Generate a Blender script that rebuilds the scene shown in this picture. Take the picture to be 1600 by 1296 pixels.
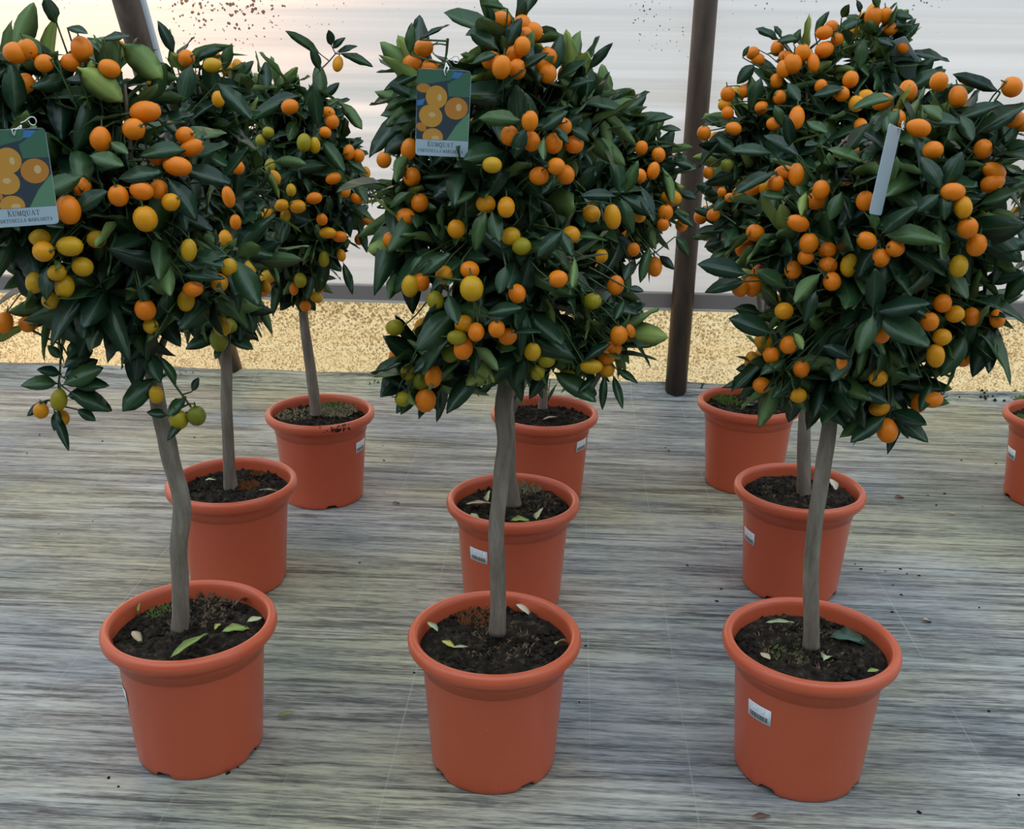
import bpy, math, random
import numpy as np
from mathutils import Vector, Matrix
from mathutils.bvhtree import BVHTree

for o in list(bpy.data.objects):
    bpy.data.objects.remove(o, do_unlink=True)
scene = bpy.context.scene
COL = scene.collection
rnd = random.Random(7)
PI = math.pi

# ------------------------------------------------------------------ camera
W_PX, H_PX, F_PX = 1600, 1296, 1659.0
PITCH, ROLL, CAM_H = math.radians(18.885), math.radians(0.853), 1.1233
fw = Vector((0, math.cos(PITCH), -math.sin(PITCH)))
up0 = Vector((0, math.sin(PITCH), math.cos(PITCH)))
rt0 = Vector((1, 0, 0))
rt = rt0 * math.cos(ROLL) + up0 * math.sin(ROLL)
up = up0 * math.cos(ROLL) - rt0 * math.sin(ROLL)
CAM = Vector((0, 0, CAM_H))
cam_data = bpy.data.cameras.new('camera')
cam = bpy.data.objects.new('camera', cam_data)
COL.objects.link(cam)
cam.matrix_world = Matrix(((rt.x, up.x, -fw.x, CAM.x), (rt.y, up.y, -fw.y, CAM.y),
                           (rt.z, up.z, -fw.z, CAM.z), (0, 0, 0, 1)))
cam_data.sensor_width = 36
cam_data.sensor_fit = 'HORIZONTAL'
cam_data.lens = 36 * F_PX / W_PX
cam_data.clip_start = 0.02
scene.camera = cam

# ------------------------------------------------------------------ world, sun, exposure
SKY_STRENGTH = 1.20
SUN_STRENGTH = 0.75
EXPOSURE = 0.70
world = bpy.data.worlds.new('sky')
scene.world = world
world.use_nodes = True
bg = world.node_tree.nodes['Background']
bg.inputs[0].default_value = (0.73, 0.87, 1.0, 1)
bg.inputs[1].default_value = SKY_STRENGTH
sun_data = bpy.data.lights.new('sun_offscreen', 'SUN')
sun_data.energy = SUN_STRENGTH
sun_data.color = (1.0, 0.50, 0.20)
sun_data.angle = math.radians(3)
sun = bpy.data.objects.new('sun_offscreen', sun_data)
COL.objects.link(sun)
SUN_DIR = Vector((0.34, -1.0, -0.22)).normalized()      # the way the light travels: in from outside, behind the film
sun.rotation_euler = SUN_DIR.to_track_quat('-Z', 'Y').to_euler()
vs = scene.view_settings
vs.view_transform = 'Standard'
vs.look = 'None'
vs.gamma = 1
vs.exposure = EXPOSURE
vs.use_curve_mapping = False

# ------------------------------------------------------------------ pixel helpers (a pixel gives a direction only)
def ray(x, y):
    return (fw + rt * ((x - 800) / F_PX) + up * ((648 - y) / F_PX)).normalized()
def on_z(x, y, z):
    d = ray(x, y); return CAM + d * ((z - CAM.z) / d.z)
def on_plane(x, y, p, n):
    d = ray(x, y); return CAM + d * ((p - CAM).dot(n) / d.dot(n))
def on_y(x, y, Y):
    d = ray(x, y); return CAM + d * (Y / d.y)
def proj(p):
    q = p - CAM; z = q.dot(fw)
    return 800 + F_PX * q.dot(rt) / z, 648 - F_PX * q.dot(up) / z, z

# ------------------------------------------------------------------ object helpers
def mesh(name, verts, faces, mats=(), midx=None, smooth=True):
    m = bpy.data.meshes.new(name)
    m.from_pydata([tuple(v) for v in verts], [], [tuple(f) for f in faces])
    for a in mats: m.materials.append(a)
    if midx is not None: m.polygons.foreach_set('material_index', midx)
    if smooth: m.polygons.foreach_set('use_smooth', [True] * len(m.polygons))
    m.update()
    return m
def obj(name, data, parent=None, loc=None):
    o = bpy.data.objects.new(name, data)
    COL.objects.link(o)
    if parent is not None: o.parent = parent
    if loc is not None: o.location = loc
    return o
def tag(o, label, cat, group=None):
    o['label'] = label; o['category'] = cat
    if group: o['group'] = group
    return o
def struct(o):
    o['kind'] = 'structure'; return o

# ------------------------------------------------------------------ material helpers
def new_mat(name):
    m = bpy.data.materials.new(name); m.use_nodes = True
    nt = m.node_tree; nt.nodes.clear()
    out = nt.nodes.new('ShaderNodeOutputMaterial')
    return m, nt, out
def nd(nt, t, **kw):
    n = nt.nodes.new('ShaderNode' + t)
    for k, v in kw.items():
        if k.startswith('i_'):
            key = k[2:]
            key = int(key) if key.isdigit() else key.replace('_', ' ')
            n.inputs[key].default_value = v
        else: setattr(n, k, v)
    return n
def ramp(nt, src, stops, interp='LINEAR'):
    r = nt.nodes.new('ShaderNodeValToRGB'); r.color_ramp.interpolation = interp
    e = r.color_ramp.elements
    while len(e) < len(stops): e.new(0.5)
    for a, (p, c) in zip(e, stops):
        a.position = p; a.color = (*c, 1) if len(c) == 3 else c
    nt.links.new(src, r.inputs[0])
    return r.outputs[0]
def noise(nt, vec, scale, detail=4, rough=0.55, dist=0.0):
    n = nd(nt, 'TexNoise', i_Scale=scale, i_Detail=detail, i_Roughness=rough, i_Distortion=dist)
    if vec is not None: nt.links.new(vec, n.inputs['Vector'])
    return n.outputs[0]
def mapping(nt, vec, scale=(1, 1, 1), loc=(0, 0, 0), rot=(0, 0, 0)):
    n = nd(nt, 'Mapping', i_Scale=scale, i_Location=loc, i_Rotation=rot)
    nt.links.new(vec, n.inputs[0]); return n.outputs[0]
def mix(nt, fac, a, b, mode='MIX'):
    n = nt.nodes.new('ShaderNodeMix'); n.data_type = 'RGBA'; n.blend_type = mode
    for s, v in ((n.inputs[0], fac), (n.inputs[6], a), (n.inputs[7], b)):
        if hasattr(v, 'type') and hasattr(v, 'links'): nt.links.new(v, s)
        else: s.default_value = v if isinstance(v, (int, float)) else (*v, 1) if len(v) == 3 else v
    return n.outputs[2]
def math_n(nt, op, a, b=None, clamp=False):
    n = nt.nodes.new('ShaderNodeMath'); n.operation = op; n.use_clamp = clamp
    for s, v in ((n.inputs[0], a), (n.inputs[1], b)):
        if v is None: continue
        if isinstance(v, (int, float)): s.default_value = v
        else: nt.links.new(v, s)
    return n.outputs[0]
def bump(nt, h, strength, dist):
    b = nd(nt, 'Bump', i_Strength=strength, i_Distance=dist)
    nt.links.new(h, b.inputs['Height']); return b.outputs[0]
def principled(nt, out, color, rough=0.5, normal=None, **kw):
    p = nt.nodes.new('ShaderNodeBsdfPrincipled')
    if hasattr(color, 'links'): nt.links.new(color, p.inputs['Base Color'])
    else: p.inputs['Base Color'].default_value = (*color, 1)
    if hasattr(rough, 'links'): nt.links.new(rough, p.inputs['Roughness'])
    else: p.inputs['Roughness'].default_value = rough
    if normal is not None: nt.links.new(normal, p.inputs['Normal'])
    for k, v in kw.items(): p.inputs[k.replace('_', ' ')].default_value = v
    nt.links.new(p.outputs[0], out.inputs[0]); return p
def simple(name, color, rough=0.6, **kw):
    m, nt, out = new_mat(name); principled(nt, out, color, rough, **kw); return m

# --- wall frame: the film wall runs along WX, its inward normal is -WY
wa, wb = on_z(60, 581, 0), on_z(1560, 627, 0)
WX = (wb - wa).normalized()
WY = Vector((-WX.y, WX.x, 0)).normalized()
WO = on_z(800, 606, 0)                     # a point on the wall foot
WALL_YAW = math.atan2(WX.y, WX.x)
def wall_pt(u, z, off=0.0): return WO + WX * u + Vector((0, 0, z)) - WY * off

# --- materials
def mat_floor():
    m, nt, out = new_mat('woven_ground_cover')
    tc = nd(nt, 'TexCoord').outputs['Object']
    v = mapping(nt, tc, rot=(0, 0, -WALL_YAW))
    s1 = noise(nt, mapping(nt, v, (1.8, 27, 1)), 1.0, 7, 0.66, 0.5)
    s2 = noise(nt, mapping(nt, v, (4.2, 92, 1)), 1.0, 6, 0.68, 0.5)
    s3 = noise(nt, mapping(nt, v, (30, 300, 1)), 1.0, 4, 0.6, 0.3)
    st = math_n(nt, 'ADD', math_n(nt, 'ADD', math_n(nt, 'MULTIPLY', s1, 0.34), math_n(nt, 'MULTIPLY', s2, 0.44)), math_n(nt, 'MULTIPLY', s3, 0.24))
    c = ramp(nt, st, [(0.425, (0.07, 0.072, 0.072)), (0.485, (0.235, 0.237, 0.225)), (0.53, (0.40, 0.395, 0.355)), (0.62, (0.60, 0.59, 0.52))])
    big = noise(nt, mapping(nt, v, (1.0, 1.5, 1), (3.1, 0.4, 0)), 1.3, 3, 0.55)
    c = mix(nt, ramp(nt, big, [(0.44, (0, 0, 0)), (0.62, (0.75,) * 3)]), c, (0.94, 0.90, 0.62), 'MULTIPLY')
    big2 = noise(nt, mapping(nt, v, (0.9, 1.8, 1), (9.2, 5.4, 0)), 1.5, 3, 0.6)
    c = mix(nt, ramp(nt, big2, [(0.45, (0, 0, 0)), (0.60, (0.9,) * 3)]), c, (0.60, 0.68, 0.78), 'MULTIPLY')
    # scattered dark soil stains
    dirt = noise(nt, mapping(nt, v, (2.2, 6, 1), (1.2, 8.8, 0)), 3.0, 6, 0.7)
    c = mix(nt, ramp(nt, dirt, [(0.60, (0, 0, 0)), (0.72, (0.65,) * 3)]), c, (0.07, 0.065, 0.055))
    # thin pale guide threads woven in, running away from the wall, and a few teal ones along it
    sx = nd(nt, 'SeparateXYZ'); nt.links.new(v, sx.inputs[0])
    def lines(sock, period, width, phase):
        f = math_n(nt, 'FRACT', math_n(nt, 'ADD', math_n(nt, 'DIVIDE', sock, period), phase))
        return math_n(nt, 'LESS_THAN', math_n(nt, 'ABSOLUTE', math_n(nt, 'SUBTRACT', f, 0.5)), width / period / 2)
    wear = noise(nt, mapping(nt, v, (3, 1, 1)), 1.6, 3)
    wearx = ramp(nt, wear, [(0.45, (0, 0, 0)), (0.62, (0.36,) * 3)])
    l1 = math_n(nt, 'MULTIPLY', lines(sx.outputs[0], 0.165, 0.0024, 0.13), wearx)
    c = mix(nt, l1, c, (0.48, 0.53, 0.47))
    l2 = math_n(nt, 'MULTIPLY', lines(sx.outputs[1], 0.21, 0.0026, 0.3), math_n(nt, 'MULTIPLY', wearx, 0.35))
    c = mix(nt, l2, c, (0.28, 0.42, 0.40))
    weave = noise(nt, mapping(nt, v, (260, 700, 1)), 1.0, 2)
    h = math_n(nt, 'ADD', math_n(nt, 'MULTIPLY', st, 1.0), math_n(nt, 'MULTIPLY', weave, 0.10))
    principled(nt, out, c, 0.52, bump(nt, h, 0.7, 0.012), Specular_IOR_Level=0.5)
    return m
def film(name, base, streak, speck_scale, speck_cov, mud, trans=0.62, lower=False):
    m, nt, out = new_mat(name)
    tc = nd(nt, 'TexCoord').outputs['Object']
    n1 = noise(nt, mapping(nt, tc, (0.16, 1, 9)), 1.0, 5, 0.6)
    n2 = noise(nt, mapping(nt, tc, (0.35, 1, 42), (4, 0, 2)), 1.0, 5, 0.65)
    s = math_n(nt, 'ADD', math_n(nt, 'MULTIPLY', n1, 0.6), math_n(nt, 'MULTIPLY', n2, 0.4))
    sep = nd(nt, 'SeparateXYZ'); nt.links.new(tc, sep.inputs[0])
    c = mix(nt, ramp(nt, s, [(0.42, (0, 0, 0)), (0.60, (1, 1, 1))]), mix(nt, 1.0, base, streak, 'MULTIPLY'), base)  # light on wrinkles and film thickness put into the colour as streaks
    vor = nd(nt, 'TexVoronoi', i_Scale=speck_scale, i_Randomness=1.0)
    warp = nd(nt, 'TexNoise', i_Scale=speck_scale * 1.7, i_Detail=3)
    nt.links.new(tc, warp.inputs['Vector'])
    vv = nd(nt, 'VectorMath', operation='MULTIPLY_ADD')
    nt.links.new(warp.outputs['Color'], vv.inputs[0]); vv.inputs[1].default_value = (0.9 / speck_scale,) * 3
    nt.links.new(tc, vv.inputs[2]); nt.links.new(vv.outputs[0], vor.inputs['Vector'])
    cover = noise(nt, mapping(nt, tc, (1.1, 1, 1.6), (2.3, 0, 0.7)), 1.9 if not lower else 2.4, 4, 0.6)
    if lower:
        zf = math_n(nt, 'MULTIPLY', sep.outputs[2], 0.7)
        cover = math_n(nt, 'ADD', cover, zf)
    else:
        zf = math_n(nt, 'MULTIPLY', math_n(nt, 'SUBTRACT', sep.outputs[2], 0.95), 0.22)
        cover = math_n(nt, 'ADD', cover, zf)
        for (px_, py_, rr_, amt) in ((340, 20, 0.55, 0.20), (650, 20, 0.3, 0.08), (1240, 12, 0.16, 0.14), (1440, 12, 0.16, 0.14), (980, 10, 0.2, 0.08), (550, 395, 0.3, 0.06)):
            q = on_plane(px_, py_, WO, WY) - WO
            dn = nd(nt, 'VectorMath', operation='DISTANCE'); nt.links.new(tc, dn.inputs[0]); dn.inputs[1].default_value = (q.dot(WX), 0, q.z)
            k_ = math_n(nt, 'SUBTRACT', 1.0, math_n(nt, 'DIVIDE', dn.outputs['Value'], rr_), True)
            cover = math_n(nt, 'ADD', cover, math_n(nt, 'MULTIPLY', k_, amt))
    rad = math_n(nt, 'MULTIPLY', math_n(nt, 'SUBTRACT', cover, speck_cov, True), 1.1 if lower else 1.5)
    k = math_n(nt, 'LESS_THAN', vor.outputs['Distance'], rad)
    k = math_n(nt, 'MULTIPLY', k, 0.75 if lower else 0.92)
    c = mix(nt, k, c, mud)
    if lower:
        fine = noise(nt, mapping(nt, tc, (1, 1, 1)), 75, 4, 0.65, 1.6)
        c = mix(nt, ramp(nt, fine, [(0.42, (0.7,) * 3), (0.52, (0, 0, 0))]), c, (0.34, 0.21, 0.07))
    tr = nd(nt, 'BsdfTranslucent'); df = nd(nt, 'BsdfDiffuse')
    nt.links.new(c, tr.inputs[0]); nt.links.new(c, df.inputs[0])
    ms = nd(nt, 'MixShader', i_0=1 - trans)
    nt.links.new(tr.outputs[0], ms.inputs[1]); nt.links.new(df.outputs[0], ms.inputs[2])
    rf = nd(nt, 'BsdfRefraction', i_Roughness=0.85, i_IOR=1.45)      # milky film scatters the low sun forward
    nt.links.new(c, rf.inputs[0])
    ms2 = nd(nt, 'MixShader', i_0=0.34)
    nt.links.new(ms.outputs[0], ms2.inputs[1]); nt.links.new(rf.outputs[0], ms2.inputs[2])
    nt.links.new(ms2.outputs[0], out.inputs[0])
    return m
def mat_pot():
    m, nt, out = new_mat('terracotta_plastic')
    tc = nd(nt, 'TexCoord').outputs['Object']
    n = noise(nt, tc, 14, 5, 0.6)
    oi = nd(nt, 'ObjectInfo').outputs['Random']
    c = mix(nt, n, (0.57, 0.100, 0.043), (0.63, 0.122, 0.054))
    c = mix(nt, math_n(nt, 'MULTIPLY', oi, 0.35), c, (0.60, 0.115, 0.042))
    sp = noise(nt, tc, 130, 2)
    c = mix(nt, ramp(nt, sp, [(0.74, (0, 0, 0)), (0.78, (0.5,) * 3)]), c, (0.6, 0.45, 0.36))
    principled(nt, out, c, 0.30, bump(nt, noise(nt, tc, 300, 2), 0.06, 0.002), Specular_IOR_Level=0.45)
    return m
def mat_soil():
    m, nt, out = new_mat('potting_soil')
    tc = nd(nt, 'TexCoord').outputs['Object']
    n = noise(nt, tc, 60, 6, 0.7)
    c = ramp(nt, n, [(0.3, (0.007, 0.0055, 0.004)), (0.52, (0.024, 0.018, 0.012)), (0.68, (0.10, 0.072, 0.046))])
    g = noise(nt, tc, 13, 3, 0.6)
    c = mix(nt, ramp(nt, g, [(0.60, (0, 0, 0)), (0.74, (0.5,) * 3)]), c, (0.055, 0.062, 0.018))
    principled(nt, out, c, 0.9, bump(nt, noise(nt, tc, 170, 5, 0.7), 0.9, 0.006), Specular_IOR_Level=0.2)
    return m
def mat_bark():
    m, nt, out = new_mat('citrus_bark')
    tc = nd(nt, 'TexCoord').outputs['Object']
    n = noise(nt, mapping(nt, tc, (60, 60, 12)), 1.0, 6, 0.65)
    c = ramp(nt, n, [(0.3, (0.12, 0.094, 0.070)), (0.55, (0.215, 0.18, 0.14)), (0.75, (0.32, 0.275, 0.22))])
    principled(nt, out, c, 0.75, bump(nt, n, 0.4, 0.004), Specular_IOR_Level=0.25)
    return m
def mat_leaf(name, a, b, rough, transl, spec, rib=(0.10, 0.17, 0.06)):
    m, nt, out = new_mat(name)
    tc = nd(nt, 'TexCoord').outputs['Object']
    oi = nd(nt, 'ObjectInfo').outputs['Random']
    pos = nd(nt, 'NewGeometry').outputs['Position']
    n = noise(nt, pos, 9, 2)
    f = math_n(nt, 'ADD', math_n(nt, 'MULTIPLY', oi, 0.70), math_n(nt, 'MULTIPLY', n, 0.5))
    c = ramp(nt, f, [(0.15, a), (0.75, b), (0.98, (min(1, b[0] * 2.4), b[1] * 1.8, b[2] * 1.3))])
    side = nd(nt, 'Attribute', attribute_name='side').outputs['Fac']
    c = mix(nt, ramp(nt, side, [(0.02, (0.55,) * 3), (0.08, (0, 0, 0))]), c, rib)
    p = principled(nt, out, c, rough, None, Specular_IOR_Level=spec)
    tr = nd(nt, 'BsdfTranslucent')
    nt.links.new(mix(nt, 1.0, c, (1.5, 2.0, 0.6), 'MULTIPLY'), tr.inputs[0])
    ms = nd(nt, 'MixShader', i_0=transl)
    nt.links.new(p.outputs[0], ms.inputs[1]); nt.links.new(tr.outputs[0], ms.inputs[2])
    nt.links.new(ms.outputs[0], out.inputs[0])
    return m
def mat_fruit(name, a, b):
    m, nt, out = new_mat(name)
    tc = nd(nt, 'TexCoord').outputs['Object']
    oi = nd(nt, 'ObjectInfo').outputs['Random']
    n = noise(nt, tc, 1.6, 2)
    c = mix(nt, math_n(nt, 'ADD', math_n(nt, 'MULTIPLY', n, 0.6), math_n(nt, 'MULTIPLY', oi, 0.4)), a, b)
    principled(nt, out, c, 0.36, bump(nt, noise(nt, tc, 22, 2), 0.10, 0.03), Specular_IOR_Level=0.3,
               Subsurface_Weight=0.0)
    return m
M = dict(
    floor=mat_floor(), pot=mat_pot(), soil=mat_soil(), bark=mat_bark(),
    film=film('greenhouse_film', (0.64, 0.64, 0.64), (0.82, 0.82, 0.82), 66, 0.575, (0.06, 0.035, 0.025)),
    low=film('mud_splashed_film', (0.97, 0.86, 0.56), (0.95, 0.88, 0.78), 85, 0.36, (0.20, 0.12, 0.05), 0.62, True),
    leaf=mat_leaf('leaf_upper', (0.008, 0.029, 0.020), (0.029, 0.076, 0.028), 0.32, 0.16, 0.5),
    under=mat_leaf('leaf_lower', (0.11, 0.19, 0.075), (0.20, 0.31, 0.10), 0.5, 0.22, 0.3, (0.25, 0.34, 0.14)),
    stalk=simple('green_stalk', (0.05, 0.09, 0.025), 0.5),
    O=mat_fruit('kumquat_orange', (0.74, 0.165, 0.003), (0.78, 0.225, 0.004)),
    o=mat_fruit('kumquat_amber', (0.68, 0.24, 0.004), (0.71, 0.31, 0.006)),
    Y=mat_fruit('kumquat_yellow', (0.53, 0.27, 0.006), (0.57, 0.32, 0.008)),
    g=mat_fruit('kumquat_lime', (0.28, 0.23, 0.008), (0.35, 0.28, 0.010)),
    G=mat_fruit('kumquat_green', (0.13, 0.15, 0.010), (0.20, 0.205, 0.012)),
    card=simple('tag_card', (0.44, 0.52, 0.57), 0.35), string=simple('tag_string', (0.7, 0.7, 0.66), 0.6),
)

# ------------------------------------------------------------------ setting
def grid_quad(name, m, pts, parent=None):
    return obj(name, mesh(name, pts, [(0, 1, 2, 3)], [m], smooth=False), parent)
def box_(name, m, x0, x1, y0, y1, z0, z1):
    v = [WO + WX * x + WY * y + Vector((0, 0, z)) for z in (z0, z1) for y in (y0, y1) for x in (x0, x1)]
    f = [(0, 2, 3, 1), (4, 5, 7, 6), (0, 1, 5, 4), (2, 6, 7, 3), (0, 4, 6, 2), (1, 3, 7, 5)]
    return obj(name, mesh(name, v, f, [m], smooth=False))
# floor of woven ground cover, lapped up a little against the wall foot
fv, ff = [], []
us = np.linspace(-6, 6, 121)
prof = [(-7.0, 0.0), (-0.30, 0.0), (-0.10, 0.0), (-0.005, 0.0)]
for (d, z) in prof:
    for u in us:
        wob = 0.0
        fv.append(WO + WX * float(u) + WY * (d + wob) + Vector((0, 0, z + wob * 0.4)))
nu = len(us)
for j in range(len(prof) - 1):
    for i in range(nu - 1):
        ff.append((j * nu + i, j * nu + i + 1, (j + 1) * nu + i + 1, (j + 1) * nu + i))
floor = struct(obj('floor', mesh('floor', fv, ff, [M['floor']])))
# the turned-up hem of the ground cover
hv, hf = [], []
for row in range(5):
    for u in us:
        wd = 0.15 - 0.028 * (u + 2) + 0.012 * math.sin(u * 3.1) + 0.006 * math.sin(u * 11)
        wd = max(0.05, min(0.17, wd)); q = row / 4
        d_ = -0.012 - wd * (1 - q); z_ = 0.006 + 0.036 * q ** 1.6 + 0.003 * math.sin(u * 17 + row)
        if row == 0: z_ = 0.0015
        hv.append(WO + WX * float(u) + WY * d_ + Vector((0, 0, z_)))
for j in range(4):
    for i in range(nu - 1): hf.append((j * nu + i, j * nu + i + 1, (j + 1) * nu + i + 1, (j + 1) * nu + i))
obj('hem', mesh('hem', hv, hf, [M['floor']]), floor)
# bare ground outside, beyond the film
m_ground = simple('bare_ground', (0.46, 0.36, 0.20), 0.95)
gp = [WO + WX * -40 + WY * -0.01, WO + WX * 40 + WY * -0.01, WO + WX * 40 + WY * 60, WO + WX * -40 + WY * 60]
struct(grid_quad('ground_outside', m_ground, [p + Vector((0, 0, -0.01)) for p in gp]))

# unseen dark wall added behind the camera to block sky light
struct(box_('wall_front_added', simple('light_block_wall', (0.10, 0.105, 0.10), 0.9), -5.5, 5.5, -6.1, -6.0, 0.0, 3.2))
WALLS_SIDE = []
for nm, x in (('wall_left', -5.5), ('wall_right', 5.5)):  # film side walls out of view, added to dim light from the sides
    v = [WO + WX * x + WY * y + Vector((0, 0, z)) for y, z in ((-6.0, 0), (0, 0), (0, 3.2), (-6.0, 3.2))]
    struct(obj(nm, mesh(nm, v, [(0, 1, 2, 3)], [M['film']], smooth=False)))
RAIL_Z0 = on_plane(1150, 484, WO, WY).z
RAIL_Z1 = on_plane(1150, 459, WO, WY).z
WALL_H = 4.2
wall = struct(obj('wall_back', None))
wall.location = WO; wall.rotation_euler = (0, 0, WALL_YAW)
# upper film: a stretched sheet with shallow horizontal creases
r2 = np.random.RandomState(4)
zs = np.concatenate([np.linspace(RAIL_Z1 - 0.01, 1.6, 70), np.linspace(1.65, WALL_H, 20)])
crease = np.cumsum(r2.normal(0, 0.0026, len(zs))); crease -= crease.mean()
usn = np.linspace(-5.5, 5.5, 45)
fv = [(float(u), 0.012 + float(c) + 0.004 * math.sin(u * 1.7 + z * 5), float(z)) for z, c in zip(zs, crease) for u in usn]
n = len(usn)
ff = [(j * n + i, j * n + i + 1, (j + 1) * n + i + 1, (j + 1) * n + i) for j in range(len(zs) - 1) for i in range(n - 1)]
obj('film_sheet', mesh('film_sheet', fv, ff, [M['film']]), wall)
fv = [(float(u), 0.012 + 0.006 * math.sin(u * 2.3 + k), z) for k, z in enumerate((-0.01, 0.1, 0.2, RAIL_Z0 + 0.01)) for u in usn]
ff = [(j * n + i, j * n + i + 1, (j + 1) * n + i + 1, (j + 1) * n + i) for j in range(3) for i in range(n - 1)]
obj('splash_skirt', mesh('splash_skirt', fv, ff, [M['low']]), wall)

def box(name, m, x0, x1, y0, y1, z0, z1, parent=None, bevel=0.0):
    v = [(x, y, z) for z in (z0, z1) for y in (y0, y1) for x in (x0, x1)]
    f = [(0, 2, 3, 1), (4, 5, 7, 6), (0, 1, 5, 4), (2, 6, 7, 3), (0, 4, 6, 2), (1, 3, 7, 5)]
    o = obj(name, mesh(name, v, f, [m], smooth=False), parent)
    if bevel:
        b = o.modifiers.new('bevel', 'BEVEL'); b.width = bevel; b.segments = 2
    return o
m_rail = simple('rail_metal', (0.23, 0.20, 0.185), 0.55, Metallic=0.3)
m_clip = simple('rail_clip', (0.50, 0.46, 0.38), 0.5)
trim = struct(obj('trim_1', None)); trim.location = WO; trim.rotation_euler = (0, 0, WALL_YAW)
box('rail', m_rail, -5.5, 5.5, -0.020, 0.008, RAIL_Z0, RAIL_Z1, trim, 0.004)
box('film_clip', m_clip, -5.5, 5.5, -0.026, -0.021, RAIL_Z0 - 0.004, RAIL_Z0 + 0.004, trim)

def tube_mesh(name, pts, radii, m, seg=12, cap=True, jitter=0.0):
    pts = [Vector(p) for p in pts]
    v, f = [], []
    for i, p in enumerate(pts):
        t = (pts[min(i + 1, len(pts) - 1)] - pts[max(i - 1, 0)]).normalized()
        a = t.cross(Vector((0, 1, 0.03)) if abs(t.y) < 0.9 else Vector((1, 0, 0))).normalized(); b = t.cross(a)
        for k in range(seg):
            th = 2 * PI * k / seg
            r = radii[i] * (1 + jitter * math.sin(3 * th + i * 1.3) + jitter * rnd.uniform(-.5, .5))
            v.append(p + a * math.cos(th) * r + b * math.sin(th) * r)
    for i in range(len(pts) - 1):
        for k in range(seg):
            f.append((i * seg + k, i * seg + (k + 1) % seg, (i + 1) * seg + (k + 1) % seg, (i + 1) * seg + k))
    if cap:
        f.append(tuple(range(seg))[::-1]); f.append(tuple(range((len(pts) - 1) * seg, len(pts) * seg)))
    return mesh(name, v, f, [m])
def mat_post():
    m, nt, out = new_mat('weathered_post')
    tc = nd(nt, 'TexCoord').outputs['Object']
    nn = noise(nt, mapping(nt, tc, (30, 30, 5)), 1, 5, 0.6)
    c = ramp(nt, nn, [(0.3, (0.05, 0.032, 0.023)), (0.6, (0.10, 0.068, 0.049)), (0.8, (0.15, 0.115, 0.088))])
    principled(nt, out, c, 0.45, bump(nt, nn, 0.15, 0.004), Metallic=0.25)
    return m
M['post'] = mat_post()
OFF = 0.10
p0 = on_z(1055, 619, 0.0)
pn = -WY
pb = p0; pt_ = on_plane(1103, 0, pb, WY)
pd = (pt_ - pb); ptop = pb + pd * (2.6 / pd.z)
o = obj('greenhouse_post', tube_mesh('greenhouse_post', [Vector((0, 0, 0)), ptop - pb], [0.037, 0.037], M['post'], 24), None, pb)
tag(o, 'upright brown metal tube post standing at the film wall', 'post')
sb_ = on_z(366, 590, 0.0); s2 = on_y(197, 0, 3.02)
pd = s2 - sb_; stop_ = pd * (1.5)
strut = obj('greenhouse_strut', None, None, sb_)
tag(strut, 'slanting brown metal strut with a pale strip along its edge', 'strut')
obj('tube', tube_mesh('strut_tube', [Vector((0, 0, 0)), stop_], [0.036, 0.036], M['post'], 24), strut)
side = Vector((0.034, 0.012, 0.012))
obj('pale_strip', tube_mesh('pale_strip', [pd * 0.3 + side, stop_ + side], [0.014, 0.014], simple('pale_strip_grey', (0.55, 0.60, 0.64), 0.4), 8), strut)  # paler grey strip along one edge of the tube

# ------------------------------------------------------------------ pots
POT_H = 0.24
PROFILE = [(0.094, 0.004), (0.1005, 0.0), (0.1026, 0.003), (0.1034, 0.0120), (0.1038, 0.0175), (0.1042, 0.0230), (0.1160, 0.1845), (0.1163, 0.1856), (0.1179, 0.1862),
           (0.1192, 0.2060), (0.1215, 0.2088), (0.1275, 0.2106), (0.1345, 0.2142), (0.1388, 0.2200), (0.1400, 0.2275), (0.1386, 0.2345),
           (0.1335, 0.2392), (0.1275, 0.2390), (0.1240, 0.2350), (0.1222, 0.2280), (0.1215, 0.2150), (0.1165, 0.1850)]
NS = 96
pv, pf = [], []
for i, (r, z) in enumerate(PROFILE):
    for k in range(NS):
        a = 2 * PI * k / NS
        zz = z
        if i < 3 and ((k + 4) % 24) < 4: zz = z + 0.008          # drainage notches in the foot
        pv.append((r * math.cos(a), r * math.sin(a), zz))
for i in range(len(PROFILE) - 1):
    for k in range(NS):
        pf.append((i * NS + k, i * NS + (k + 1) % NS, (i + 1) * NS + (k + 1) % NS, (i + 1) * NS + k))
POT_MESH = mesh('pot', pv, pf, [M['pot']])
SOIL_Z = 0.2130
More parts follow.
